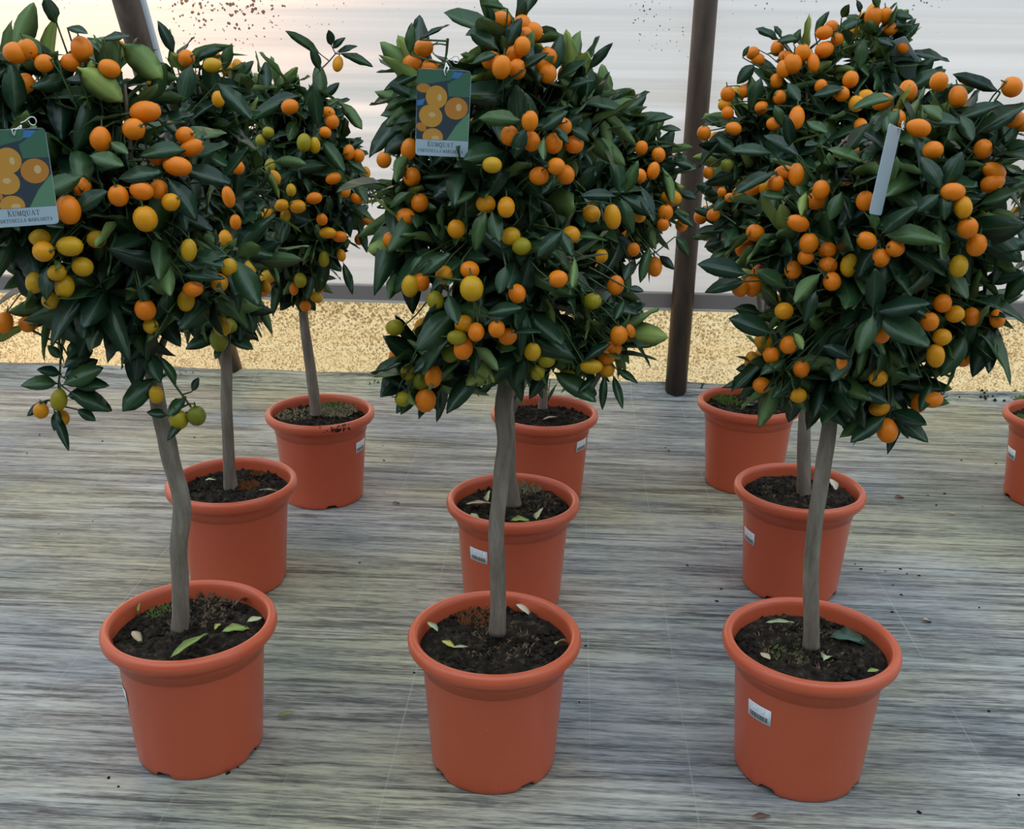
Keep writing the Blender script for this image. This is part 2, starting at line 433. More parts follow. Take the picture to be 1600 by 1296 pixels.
def soil_mesh(seed):
    r = random.Random(seed); v, f = [], []
    R, N, K = 0.1208, 14, 40
    v.append((0, 0, SOIL_Z + 0.006))
    for i in range(1, N + 1):
        rr = R * i / N
        for k in range(K):
            a = 2 * PI * (k + 0.5 * (i % 2)) / K
            h = 0.006 * (1 - (i / N) ** 2) + r.uniform(-0.0035, 0.0035) + 0.004 * math.sin(a * 3 + seed) * (i / N)
            if i == N: h = -0.003
            v.append((rr * math.cos(a), rr * math.sin(a), SOIL_Z + h))
    for k in range(K): f.append((0, 1 + k, 1 + (k + 1) % K))
    for i in range(N - 1):
        for k in range(K):
            a, b = 1 + i * K, 1 + (i + 1) * K
            f.append((a + k, b + k, b + (k + 1) % K, a + (k + 1) % K))
    # clods
    for q in range(420):
        a, rr = r.uniform(0, 2 * PI), 0.115 * math.sqrt(r.random()); s = r.uniform(0.0018, 0.0068)
        c = Vector((rr * math.cos(a), rr * math.sin(a), SOIL_Z + 0.005 * (1 - (rr / R) ** 2) + s * 0.3))
        b0 = len(v)
        for dx, dy, dz in ((1, 0, 0), (-1, 0, 0), (0, 1, 0), (0, -1, 0), (0, 0, 1), (0, 0, -1)):
            v.append(c + Vector((dx, dy, dz)) * s * r.uniform(0.6, 1.3))
        for x in (0, 1):
            for y in (2, 3):
                for z in (4, 5): f.append((b0 + x, b0 + y, b0 + z))
    return mesh('soil', v, f, [M['soil']], smooth=False)

# ------------------------------------------------------------------ leaves and fruit prototypes
ROWS = [0, .07, .17, .31, .47, .64, .80, .92, 1.0]
def leaf_proto(bend, fold, wave, twist):
    v, f, mi = [], [], []
    def wid(t): return 0.012 if t < 0.05 else (0.20 * (math.sin(PI * (t - .05) / .95 * 0.985 + 0.02) ** 0.80) * (1.10 - 0.22 * t))
    top, bot = [], []
    for j, t in enumerate(ROWS):
        w = wid(t) if t < 1 else 0.0
        zc = -bend * t * t + 0.10 * t
        tw = twist * t
        row = []
        if t >= 1:
            v.append((0, t - bend * .1, zc)); row = [len(v) - 1] * 3; bot.append(row[0])
        else:
            for s in (-1, 0, 1):
                z = zc + abs(s) * w * fold + s * w * tw + abs(s) * wave * math.sin(j * 2.1 + s)
                v.append((s * w, t - bend * .1 * t, z)); row.append(len(v) - 1)
            v.append((0, t - bend * .1 * t, zc - 0.014)); bot.append(len(v) - 1)
        top.append(row)
    for j in range(len(ROWS) - 1):
        a, b = top[j], top[j + 1]
        if ROWS[j + 1] < 1:
            f += [(a[0], a[1], b[1], b[0]), (a[1], a[2], b[2], b[1])]; mi += [0, 0]
            f += [(a[1 - 1], b[0], bot[j + 1], bot[j]), (bot[j], bot[j + 1], b[2], a[2])]; mi += [1, 1]
        else:
            f += [(a[0], a[1], b[1]), (a[1], a[2], b[1])]; mi += [0, 0]
            f += [(a[0], b[1], bot[j]), (bot[j], b[1], a[2])]; mi += [1, 1]
    side_ = [1.0] * len(v)
    for row in top: side_[row[1]] = 0.0
    for b_ in bot: side_[b_] = 0.0
    return np.array(v, dtype=float), f, mi, side_
def set_side(me, vals):
    at = me.attributes.new('side', 'FLOAT', 'POINT'); at.data.foreach_set('value', vals)
    return me
LP = [leaf_proto(.16, .22, .012, .10), leaf_proto(.34, .16, .028, -.25), leaf_proto(.02, .40, .018, .30), leaf_proto(.58, .28, .014, -.10), leaf_proto(.24, .10, .036, .45), leaf_proto(.80, .35, .020, .25), leaf_proto(-.12, .30, .030, -.40)]
LEAF_MESH = [set_side(mesh('leaf', v, f, [M['leaf'], M['under']], mi), sd) for v, f, mi, sd in LP]
# darker / yellowed leaf kinds share the shapes
def fruit_proto(m, pear, ratio=1.22):
    v, f = [], []
    NR, NSG = 9, 14
    v.append((0, 0, 0.5 * ratio))
    for i in range(1, NR):
        t = PI * i / NR
        r = 0.5 * math.sin(t) ** 0.94; z = 0.5 * ratio * math.cos(t)
        r *= 1 - pear * max(0, z) * 0.75
        for k in range(NSG):
            a = 2 * PI * k / NSG; v.append((r * math.cos(a), r * math.sin(a), z))
    v.append((0, 0, -0.5 * ratio)); L = len(v) - 1
    for k in range(NSG):
        f.append((0, 1 + k, 1 + (k + 1) % NSG)); f.append((L, L - NSG + (k + 1) % NSG, L - NSG + k))
    for i in range(NR - 2):
        for k in range(NSG):
            a, b = 1 + i * NSG, 1 + (i + 1) * NSG
            f.append((a + k, b + k, b + (k + 1) % NSG, a + (k + 1) % NSG))
    return mesh('kumquat', v, f, [m])
FRUIT = {c: (fruit_proto(M[c], 0.08, 1.0), fruit_proto(M[c], 0.45, 1.0)) for c in 'OoYgG'}
# calyx with a short stalk, unit: fruit top at z = 0.5
def calyx():
    v, f = [], []
    for k in range(10):
        a = 2 * PI * k / 10; r = 0.15 if k % 2 == 0 else 0.07
        v.append((r * math.cos(a), r * math.sin(a), 0.485 if k % 2 == 0 else 0.5))
    v.append((0, 0, 0.535))
    for k in range(10): f.append((k, (k + 1) % 10, 10))
    b = len(v)
    for z, r in ((0.50, 0.045), (0.78, 0.035)):
        for k in range(5):
            a = 2 * PI * k / 5; v.append((r * math.cos(a) + (z - .5) * .12, r * math.sin(a), z))
    for k in range(5): f.append((b + k, b + (k + 1) % 5, b + 5 + (k + 1) % 5, b + 5 + k))
    return mesh('calyx', v, f, [M['stalk']])
CALYX = calyx()
def frame(d, n):
    """matrix columns: X side, Y along d, Z normal"""
    y = d.normalized(); x = y.cross(n)
    if x.length < 1e-4: x = y.cross(Vector((1, .1, 0)))
    x.normalize(); z = x.cross(y)
    return Matrix(((x.x, y.x, z.x), (x.y, y.y, z.y), (x.z, y.z, z.z)))
# ------------------------------------------------------------------ the trees: what was read off the photograph
# pot centre on the floor; trunk centre line in pixels with its width; crown lobes (pixel centre, pixel radii, depth offset in m);
# fruit (pixel x, y, width, height, colour); prominent leaves (pixel base, pixel tip, pixel width, facing)
TREES = {}
TREES['FL'] = dict(pot=(-0.522, 1.531),
  trunk=[(281, 985, 29), (282, 960, 27), (282, 915, 26), (279, 860, 27), (284, 806, 29), (282, 770, 27), (271, 735, 27), (262, 694, 29), (252, 655, 25), (242, 604, 24), (230, 540, 22), (224, 470, 18)],
  lobes=[(95, 310, 165, 200, 0), (235, 330, 130, 175, 0), (325, 420, 85, 110, 0), (170, 440, 165, 95, 0), (70, 130, 120, 85, 0), (190, 160, 90, 80, 0)],
  fruit=[(24,83,38,34,'O'),(43,77,30,32,'O'),(128,77,34,40,'O'),(69,99,30,28,'O'),(171,107,34,28,'O'),(111,98,24,20,'O'),(40,130,18,24,'O'),(227,175,49,34,'O'),(157,217,33,39,'O'),(209,202,36,34,'O'),(289,212,30,28,'O'),(300,231,39,27,'O'),(277,260,48,31,'O'),(246,243,24,28,'O'),(185,306,32,32,'O'),(221,298,38,30,'O'),(267,316,29,28,'o'),(227,342,38,38,'o'),(107,328,38,46,'O'),(248,296,24,30,'O'),(128,292,20,28,'O'),(92,290,34,18,'Y'),(68,393,34,33,'o'),(109,385,43,32,'Y'),(129,417,33,31,'Y'),(62,372,34,22,'Y'),(89,426,30,26,'Y'),(101,448,30,38,'Y'),(54,442,22,34,'Y'),(151,374,30,24,'Y'),(295,391,25,36,'Y'),(358,418,22,26,'Y'),(343,442,21,28,'o'),(302,452,33,26,'O'),(291,470,22,36,'Y'),(227,484,33,34,'O'),(236,510,26,24,'Y'),(6,505,28,36,'O'),(43,507,26,18,'O'),(80,470,26,22,'Y'),(92,625,26,36,'g'),(64,642,24,26,'o'),(96,654,18,22,'o'),(307,650,30,32,'G'),(279,656,30,32,'g'),(244,617,22,30,'Y')],
  leaves=[(188,68,258,122,42,1),(89,38,72,-4,20,1),(105,43,136,51,15,0),(160,62,202,52,26,1),(120,105,190,160,44,1),(24,180,20,100,30,0),(90,600,38,594,25,0),(98,602,160,574,30,0),(108,612,176,640,30,0),(84,640,107,706,14,0),(76,626,42,650,13,0),(120,640,150,655,22,0),(96,585,60,575,24,0),(100,575,140,545,28,0),(104,620,150,612,26,0),(112,600,168,600,30,0),(95,560,75,540,22,0),(92,640,84,672,14,0),(108,560,120,530,28,0),(225,545,250,600,34,0),(215,520,175,545,34,0),(100,590,150,560,30,0),(222,530,200,606,44,0),(246,590,188,640,36,0),(236,520,180,560,38,0),(290,620,262,648,24,0),(300,612,312,590,14,0),(275,600,258,560,14,0),(262,650,230,642,18,0),(297,640,262,690,14,0),(172,222,200,240,24,0),(140,243,195,262,30,0),(280,262,362,290,30,0),(262,278,308,345,32,0),(185,280,250,265,32,0),(115,330,170,300,36,0),(130,275,58,305,26,0),(290,235,225,230,26,0),(300,395,352,420,40,0),(365,405,405,480,44,0),(220,450,240,430,22,1),(290,410,355,398,24,0),(285,430,350,432,22,0),(255,400,266,470,22,1),(230,475,218,440,24,1),(70,350,100,358,24,1),(350,280,392,232,22,1),(84,405,100,430,22,1),(60,450,30,478,16,1),(75,415,70,465,26,0),(40,510,-20,535,20,1),(340,130,395,185,26,0)],
  twigs=[[(100,480),(97,540),(92,600),(90,640)],[(238,540),(262,585),(290,625),(303,642)]])
TREES['ML'] = dict(pot=(-0.604, 2.124),
  trunk=[(361, 765, 24), (359, 745, 20), (357, 700, 18), (354, 640, 18), (354, 580, 18), (350, 500, 15)],
  lobes=[(330, 300, 125, 215, 0), (310, 170, 95, 95, 0), (345, 470, 75, 70, 0)],
  fruit=[(291,91,28,26,'O'),(332,102,30,23,'Y'),(342,531,29,38,'G'),(357,509,28,24,'G'),(368,347,18,24,'O'),(341,155,14,26,'o'),(364,151,14,22,'o'),(357,308,20,34,'O'),(372,262,16,18,'O'),(352,372,22,26,'o'),(390,420,20,26,'Y')],
  leaves=[(272,84,250,34,17,0),(345,510,300,490,24,0),(358,525,396,548,30,0),(345,540,336,560,16,0),(345,520,290,545,22,0),(310,90,345,72,14,0),(350,110,358,70,16,0),(378,118,398,96,16,0),(300,100,285,160,26,0)], twigs=[])
TREES['BL'] = dict(pot=(-0.497, 2.602),
  trunk=[(494, 648, 20), (493, 636, 18), (487, 590, 17), (480, 540, 16), (474, 490, 14), (472, 440, 12)],
  lobes=[(460, 270, 100, 170, 0), (500, 300, 80, 130, 0), (455, 390, 75, 85, 0), (430, 160, 60, 60, 0)],
  fruit=[(528,100,17,25,'o'),(453,167,28,24,'O'),(513,176,22,18,'O'),(519,190,22,22,'O'),(508,207,20,18,'O'),(475,223,23,29,'g'),(492,227,18,26,'Y'),(419,207,19,18,'g'),(407,219,15,18,'g'),(422,259,17,23,'g'),(545,238,18,24,'O'),(560,244,20,20,'O'),(440,321,24,20,'o'),(465,323,27,22,'o'),(455,297,16,20,'Y'),(491,310,25,19,'O'),(558,310,21,18,'O'),(521,279,26,18,'O'),(512,364,27,18,'o'),(531,370,24,18,'O'),(503,343,18,20,'O'),(576,346,21,14,'O'),(506,405,17,26,'g'),(533,399,15,20,'o'),(420,432,28,22,'Y'),(469,438,20,24,'g'),(459,452,14,20,'O'),(494,465,22,17,'Y'),(477,478,18,18,'O'),(419,335,20,20,'o'),(446,337,13,20,'Y'),(412,455,16,16,'O'),(540,300,16,16,'O')],
  leaves=[(502,86,444,50,13,0),(531,84,583,98,13,0),(526,82,560,74,11,0),(518,72,512,46,14,0),(520,76,532,60,10,0),(500,110,486,75,14,0),(529,158,570,202,17,1),(497,200,488,130,22,1),(470,150,400,160,20,0),(500,215,540,270,20,0),(558,268,585,300,14,0),(575,350,592,366,10,0),(560,350,575,395,14,0),(536,410,552,460,14,0),(510,400,500,455,18,0),(440,440,420,490,14,0),(488,430,480,470,14,0),(350,250,398,232,22,1),(400,390,445,440,18,1),(540,250,575,270,12,0),(440,160,395,178,20,0)], twigs=[[(490,120),(510,100),(524,84)]])
TREES['FC'] = dict(pot=(-0.023, 1.507),
  trunk=[(777, 990, 28), (778, 960, 25), (778, 900, 25), (775, 840, 25), (779, 790, 24), (784, 740, 26), (789, 690, 25), (785, 640, 25), (792, 590, 25), (797, 540, 20), (800, 470, 17)],
  lobes=[(785, 230, 145, 165, 0), (780, 430, 165, 160, 0), (800, 90, 85, 75, 0), (668, 560, 58, 70, 0), (925, 520, 62, 75, 0), (665, 150, 55, 75, 0), (650, 330, 55, 120, 0), (895, 170, 60, 70, 0), (800, 520, 110, 70, 0)],
  fruit=[(662,75,31,28,'O'),(644,100,25,20,'O'),(673,107,15,14,'O'),(784,105,31,37,'O'),(802,85,22,20,'O'),(816,72,27,30,'O'),(808,108,20,28,'O'),(833,49,28,22,'O'),(816,39,18,22,'O'),(783,32,22,14,'O'),(820,56,19,14,'O'),(850,101,19,22,'O'),(858,89,13,18,'O'),(856,115,12,22,'O'),(768,95,18,14,'O'),(828,189,27,33,'O'),(796,212,24,32,'O'),(830,221,25,30,'O'),(865,224,23,34,'O'),(878,198,29,22,'O'),(897,226,26,22,'O'),(769,258,31,26,'Y'),(869,260,28,27,'O'),(842,275,28,24,'O'),(884,273,14,24,'O'),(791,324,28,33,'o'),(759,319,24,20,'o'),(713,358,18,20,'o'),(892,367,22,20,'o'),(798,369,24,20,'Y'),(815,385,28,22,'g'),(924,334,22,20,'o'),(957,339,27,40,'o'),(600,250,24,26,'O'),(639,233,26,34,'O'),(644,277,14,24,'O'),(612,375,21,20,'O'),(634,339,18,12,'O'),(600,395,14,20,'O'),(656,317,12,18,'O'),(734,422,19,18,'O'),(737,451,38,41,'Y'),(744,519,27,30,'O'),(776,514,27,27,'O'),(725,506,27,20,'o'),(714,528,32,24,'g'),(724,545,31,36,'O'),(703,553,22,24,'G'),(677,588,28,39,'O'),(665,625,34,41,'O'),(638,582,22,22,'g'),(629,624,26,24,'g'),(657,596,14,16,'G'),(617,512,30,18,'g'),(641,447,28,36,'Y'),(658,441,20,20,'O'),(808,459,15,30,'O'),(872,436,31,28,'O'),(793,526,18,14,'O'),(840,581,24,29,'g'),(854,562,24,20,'g'),(886,588,28,22,'g'),(832,550,16,18,'Y'),(924,573,36,24,'Y'),(967,524,28,31,'O'),(980,520,16,22,'O'),(958,545,24,22,'O'),(948,557,22,18,'O'),(948,576,19,22,'o'),(962,446,18,32,'O'),(680,469,22,28,'g'),(926,471,17,16,'g'),(694,430,14,14,'o')],
  leaves=[(793,14,754,3,9,0),(808,30,822,2,16,0),(769,40,767,13,13,0),(793,76,810,27,22,0),(779,78,735,47,24,0),(776,85,745,88,16,0),(790,85,782,55,14,1),(812,110,856,82,15,0),(641,86,641,36,15,0),(655,62,700,36,10,0),(665,111,599,140,16,0),(640,150,602,170,14,0),(650,210,600,238,24,0),(640,240,608,285,28,1),(921,108,951,70,14,0),(866,113,877,52,22,0),(870,125,920,98,26,1),(885,140,915,115,24,1),(816,189,749,181,24,0),(832,195,825,150,24,0),(845,205,885,172,24,0),(850,215,848,252,17,1),(822,200,800,245,24,0),(868,200,888,220,16,0),(890,200,920,215,28,0),(745,300,700,320,18,1),(760,330,735,385,24,0),(768,330,780,380,24,0),(880,360,840,400,24,0),(875,360,895,400,28,0),(890,372,944,360,13,1),(897,400,895,455,14,1),(790,415,780,460,30,0),(740,542,787,577,24,1),(722,562,673,613,20,1),(729,562,775,597,26,1),(745,570,780,600,20,1),(700,545,642,577,34,0),(749,579,697,640,32,0),(637,609,599,582,15,0),(640,608,642,650,14,1),(860,579,821,617,28,0),(865,582,932,627,32,0),(820,560,800,605,26,0),(958,586,973,641,13,0),(962,576,996,597,14,0),(945,585,940,640,13,0),(972,542,1016,543,15,1),(911,566,949,533,17,1),(930,590,905,608,12,0),(980,450,1006,455,16,0),(975,470,960,500,22,0),(620,425,605,470,20,1),(660,400,640,420,26,0),(660,430,700,395,26,0),(700,460,715,510,24,0),(800,520,845,518,14,1),(760,490,815,480,26,0),(640,300,606,320,14,0),(660,160,610,130,14,0)], twigs=[[(700,60),(698,84),(694,104)],[(735,440),(742,480),(738,515)]])
TREES['MC'] = dict(pot=(0.005, 2.051),
  trunk=[(803, 790, 26), (801, 772, 22), (797, 740, 19), (796, 680, 18), (795, 600, 18), (802, 520, 15)],
  lobes=[(900, 320, 150, 165, 0), (985, 290, 75, 100, 0), (840, 300, 150, 190, 0), (1000, 260, 60, 70, 0), (945, 190, 60, 55, 0), (930, 450, 70, 70, 0)],
  fruit=[(1029,242,22,22,'O'),(1002,231,16,16,'O'),(1021,267,20,28,'O'),(1049,309,33,25,'o'),(1040,332,24,26,'O'),(1036,351,20,20,'O'),(999,337,14,18,'o'),(1023,417,24,32,'O'),(944,197,18,16,'O'),(905,185,14,16,'O'),(1000,275,16,16,'O'),(1065,352,14,18,'O'),(990,390,14,16,'O'),(940,400,16,18,'o')],
  leaves=[(968,304,962,235,24,0),(970,305,1020,333,26,0),(963,307,908,305,20,0),(976,304,996,252,20,0),(970,310,989,360,20,0),(1030,200,1064,205,12,0),(1010,190,1052,182,13,0),(990,180,1008,166,10,0),(1040,250,1092,256,20,1),(1050,270,1088,262,16,1),(1035,262,1052,320,18,1),(1050,330,1085,350,14,0),(1055,370,1080,395,16,0),(1030,400,1052,418,14,0),(1015,385,1000,440,16,0),(985,410,975,440,14,0),(995,200,960,215,16,0),(960,170,940,150,14,0),(955,160,970,145,10,0),(1000,290,1020,350,20,0),(1060,300,1088,310,16,0)], twigs=[[(985,425),(1005,405),(1026,394)]])
TREES['BC'] = dict(pot=(0.085, 2.624),
  trunk=[(848, 638, 16), (848, 628, 14), (850, 600, 13), (854, 540, 12), (858, 470, 11)],
  lobes=[(880, 330, 115, 165, 0), (900, 260, 95, 120, 0)],
  fruit=[(935,420,16,18,'O'),(985,420,15,20,'O'),(975,360,14,18,'O'),(900,500,14,18,'Y'),(880,480,14,14,'g')],
  leaves=[(856,628,872,600,6,1),(900,520,925,560,16,0),(880,540,860,575,16,0)], twigs=[])
TREES['FR'] = dict(pot=(0.486, 1.500),
  trunk=[(1267, 1012, 28), (1268, 985, 25), (1267, 925, 25), (1269, 860, 24), (1276, 800, 24), (1284, 745, 25), (1291, 700, 25), (1298, 650, 23), (1305, 600, 21), (1312, 540, 18), (1325, 470, 16)],
  lobes=[(1400, 320, 175, 150, 0), (1340, 470, 170, 130, 0), (1510, 290, 105, 145, 0), (1390, 590, 50, 60, 0), (1225, 555, 50, 60, 0), (1500, 480, 70, 90, 0), (1250, 350, 95, 95, 0), (1430, 220, 110, 80, 0), (1320, 580, 70, 60, 0)],
  fruit=[(1581,136,33,32,'O'),(1497,151,29,34,'O'),(1467,128,22,22,'O'),(1419,142,24,34,'O'),(1379,159,36,24,'O'),(1401,186,24,28,'O'),(1435,200,39,29,'O'),(1584,186,36,28,'O'),(1599,192,26,28,'O'),(1458,235,30,16,'O'),(1489,300,39,29,'O'),(1551,286,39,24,'O'),(1553,268,42,20,'O'),(1505,324,28,36,'o'),(1512,356,32,32,'O'),(1526,383,31,36,'O'),(1498,416,29,36,'Y'),(1352,314,24,32,'O'),(1247,349,38,26,'O'),(1264,380,30,30,'O'),(1283,297,27,31,'O'),(1274,314,24,22,'O'),(1244,273,24,36,'O'),(1225,270,31,24,'O'),(1212,287,26,26,'O'),(1200,294,20,26,'o'),(1176,294,28,24,'O'),(1180,364,28,16,'O'),(1293,392,28,24,'O'),(1293,415,31,23,'O'),(1259,402,26,24,'O'),(1354,376,32,28,'O'),(1376,403,28,30,'O'),(1399,388,29,28,'O'),(1239,422,18,24,'O'),(1327,415,24,38,'Y'),(1536,233,20,20,'O'),(1300,440,18,26,'O'),(1176,447,28,35,'O'),(1156,450,18,24,'O'),(1193,534,27,20,'o'),(1205,555,26,26,'O'),(1232,539,18,24,'O'),(1252,577,26,28,'O'),(1313,574,26,35,'O'),(1247,618,28,24,'o'),(1190,602,20,14,'O'),(1224,613,20,16,'Y'),(1372,591,29,22,'o'),(1374,638,34,26,'o'),(1386,673,33,40,'O'),(1458,625,31,26,'O'),(1436,630,16,32,'O'),(1462,556,28,38,'o'),(1558,498,24,30,'O'),(1505,560,15,28,'O'),(1492,491,22,20,'o'),(1472,527,22,14,'o'),(1377,522,13,30,'O'),(1473,474,14,14,'O'),(1453,503,18,18,'O'),(1225,486,22,14,'o'),(1518,495,14,26,'O')],
  leaves=[(1168,429,1089,416,30,0),(1165,440,1105,446,24,0),(1208,522,1138,500,36,0),(1190,490,1150,480,36,0),(1283,427,1233,474,24,1),(1364,485,1365,418,36,0),(1369,488,1452,473,32,0),(1367,491,1452,546,42,0),(1364,493,1341,554,30,0),(1389,631,1336,605,28,0),(1384,650,1329,690,26,0),(1392,643,1449,667,28,0),(1394,650,1451,690,26,0),(1509,522,1469,588,36,0),(1262,616,1319,651,26,0),(1546,515,1524,583,28,0),(1552,520,1545,585,18,0),(1529,361,1600,405,34,0),(1563,145,1491,112,17,0),(1526,209,1602,157,40,1),(1495,186,1567,165,22,0),(1500,180,1520,220,26,0),(1468,304,1431,331,28,0),(1475,294,1502,238,30,0),(1470,297,1443,243,28,0),(1475,300,1476,342,20,0),(1212,270,1143,294,26,1),(1208,240,1143,233,24,1),(1250,245,1195,210,24,1),(1235,230,1228,180,20,1),(1280,225,1256,230,20,1),(1377,366,1418,324,24,0),(1381,368,1466,361,30,0),(1374,375,1337,423,28,0),(1368,360,1365,330,20,0),(1320,240,1360,195,26,1),(1350,255,1300,225,24,1),(1260,300,1250,340,22,1),(1228,310,1188,302,22,1),(1315,300,1296,345,26,0),(1395,155,1340,150,22,1),(1405,170,1380,205,20,0),(1440,165,1480,185,28,1),(1445,185,1500,195,22,0),(1535,440,1600,425,26,0),(1545,490,1572,500,16,0),(1540,395,1600,370,26,0),(1530,320,1595,300,26,1),(1480,420,1510,470,24,0),(1230,450,1180,425,26,0),(1275,455,1257,500,20,0),(1240,520,1258,548,24,1),(1250,590,1205,620,22,0),(1225,580,1200,570,20,0),(1230,560,1190,580,20,0),(1440,590,1400,580,26,0),(1455,600,1440,640,24,0),(1330,550,1300,600,34,0),(1330,560,1290,540,30,0),(1310,590,1340,640,34,0),(1570,470,1600,430,22,0),(1385,180,1388,215,14,0)], twigs=[])
TREES['MR'] = dict(pot=(0.628, 2.137),
  trunk=[(1256, 775, 24), (1256, 758, 22), (1256, 700, 21), (1258, 640, 19), (1262, 580, 18), (1275, 500, 15)],
  lobes=[(1280, 250, 165, 150, 0), (1340, 130, 90, 90, 0), (1250, 140, 75, 75, 0), (1170, 220, 70, 90, 0), (1390, 200, 85, 110, 0), (1365, 75, 45, 55, 0)],
  fruit=[(1365,26,29,29,'O'),(1384,24,22,24,'O'),(1392,45,20,16,'O'),(1411,73,11,18,'O'),(1288,51,27,22,'O'),(1288,78,30,26,'O'),(1254,83,26,26,'O'),(1238,100,30,32,'O'),(1224,108,22,28,'O'),(1271,98,19,30,'O'),(1227,89,20,14,'O'),(1213,127,17,24,'O'),(1184,93,20,17,'O'),(1176,83,14,13,'O'),(1329,124,25,25,'O'),(1315,147,25,24,'O'),(1352,152,26,24,'o'),(1338,162,24,24,'o'),(1218,152,12,18,'O'),(1245,184,25,37,'O'),(1208,194,20,14,'O'),(1137,147,23,23,'O'),(1132,164,17,16,'o'),(1164,142,15,20,'O'),(1137,177,15,18,'O'),(1100,208,22,24,'O'),(1146,201,26,21,'O'),(1136,258,20,20,'G'),(1107,270,18,20,'O'),(1299,42,16,14,'O'),(1308,62,15,16,'O'),(1345,196,12,22,'O'),(1190,168,20,16,'O'),(1283,135,12,14,'O')],
  leaves=[(1374,12,1362,-8,15,0),(1390,24,1426,24,13,0),(1377,40,1427,36,14,0),(1408,68,1434,34,13,0),(1418,82,1486,90,23,1),(1350,30,1308,47,20,1),(1273,52,1292,18,11,0),(1315,28,1328,5,12,0),(1345,20,1342,2,14,0),(1219,64,1184,41,13,1),(1222,60,1212,40,12,1),(1431,121,1459,90,24,0),(1448,137,1474,103,18,0),(1250,60,1215,62,14,1),(1320,40,1290,60,18,1),(1370,60,1395,70,20,0),(1350,60,1342,108,18,0),(1180,100,1150,130,20,0),(1160,90,1172,72,8,0),(1130,200,1100,185,14,1),(1105,205,1095,235,12,1),(1260,190,1293,210,22,0),(1210,165,1225,195,24,0),(1270,150,1320,140,18,0),(1190,120,1170,175,20,0),(1230,130,1250,160,24,0),(1120,215,1150,240,24,0),(1420,140,1475,105,22,0),(1240,70,1250,45,12,1)], twigs=[])
TREES['BR'] = dict(pot=(0.644, 2.738),
  trunk=[(1175, 628, 18), (1176, 617, 16), (1180, 590, 14), (1188, 555, 13), (1196, 510, 12), (1210, 450, 11)],
  lobes=[(1220, 320, 125, 150, 0), (1160, 330, 58, 75, 0)],
  fruit=[(1095,339,22,22,'O'),(1115,336,22,20,'O'),(1154,302,20,18,'O'),(1158,385,16,24,'O'),(1141,309,18,15,'O'),(1128,300,14,14,'O')],
  leaves=[(1140,360,1090,356,14,0),(1130,375,1100,385,14,0),(1140,390,1108,405,18,0),(1120,340,1085,325,12,0),(1135,310,1115,328,16,0),(1100,300,1120,280,10,0),(1150,400,1130,420,14,0)], twigs=[[(1150,350),(1120,330),(1096,325)]])
TREES['RR'] = dict(pot=(1.445, 2.654),
  trunk=[(1668, 668, 18), (1670, 640, 16), (1674, 590, 15), (1680, 520, 14), (1684, 450, 12)],
  lobes=[(1690, 300, 105, 160, 0), (1675, 400, 80, 75, 0)],
  fruit=[(1640,330,18,20,'O'),(1650,400,18,20,'O'),(1660,250,18,22,'O'),(1700,350,18,20,'O'),(1620,300,18,20,'O')],
  leaves=[(1598,420,1588,452,10,0)], twigs=[])
LABELS = {
 'FL': 'potted kumquat tree with a kinked grey trunk and a drooping sprig of unripe fruit',
 'ML': 'potted kumquat tree with rusty orange moss on the soil beside its trunk',
 'BL': 'potted kumquat tree with straw on its soil and soil smeared over the pot rim',
 'FC': 'potted kumquat tree with a straight trunk and large picture tag, no sticker on its pot',
 'MC': 'potted kumquat tree hidden behind the straight-trunked one, price sticker beside that trunk',
 'BC': 'potted kumquat tree with its pot partly hidden by another pot and low dark leaves',
 'FR': 'potted kumquat tree with leaning trunk and a big dark leaf on its soil',
 'MR': 'potted kumquat tree with one curled cream leaf on black soil behind the leaning trunk',
 'BR': 'potted kumquat tree with green moss in a pot without sticker, near the brown post',
 'RR': 'potted kumquat tree standing apart, mossy soil and only the pot edge showing'}

# ------------------------------------------------------------------ grow the crowns
class Tree: pass
def smooth_pts(pts, rad, sub=3):
    P, R_ = [], []
    n = len(pts)
    for i in range(n - 1):
        p0, p1, p2, p3 = pts[max(i - 1, 0)], pts[i], pts[i + 1], pts[min(i + 2, n - 1)]
        for k in range(sub):
            t = k / sub
            P.append(0.5 * ((2 * p1) + (p2 - p0) * t + (2 * p0 - 5 * p1 + 4 * p2 - p3) * t * t + (3 * p1 - p0 - 3 * p2 + p3) * t ** 3))
            R_.append(rad[i] * (1 - t) + rad[i + 1] * t)
    P.append(pts[-1]); R_.append(rad[-1])
    return P, R_
def hit_lobe(T, d):
    """distance along a camera ray to the crown's near surface"""
    best = None
    for c, R3 in T.lobes:
        o_ = CAM - c
        ox, oy, oz = o_.x / R3[0], o_.y / R3[1], o_.z / R3[2]
        dx, dy, dz = d.x / R3[0], d.y / R3[1], d.z / R3[2]
        A = dx * dx + dy * dy + dz * dz; B = ox * dx + oy * dy + oz * dz; C = ox * ox + oy * oy + oz * oz - 1
        D = B * B - A * C
        if D > 0:
            t = (-B - math.sqrt(D)) / A
            if best is None or t < best: best = t
    return best
def surf(T, x, y):
    d = ray(x, y); t = hit_lobe(T, d)
    if t is None: t = (T.Y - 0.04) / d.y
    return CAM + d * t, t
ALL = []           # every leaf: [tree, matrix4, variant, length, exempt]
FR = []            # every fruit
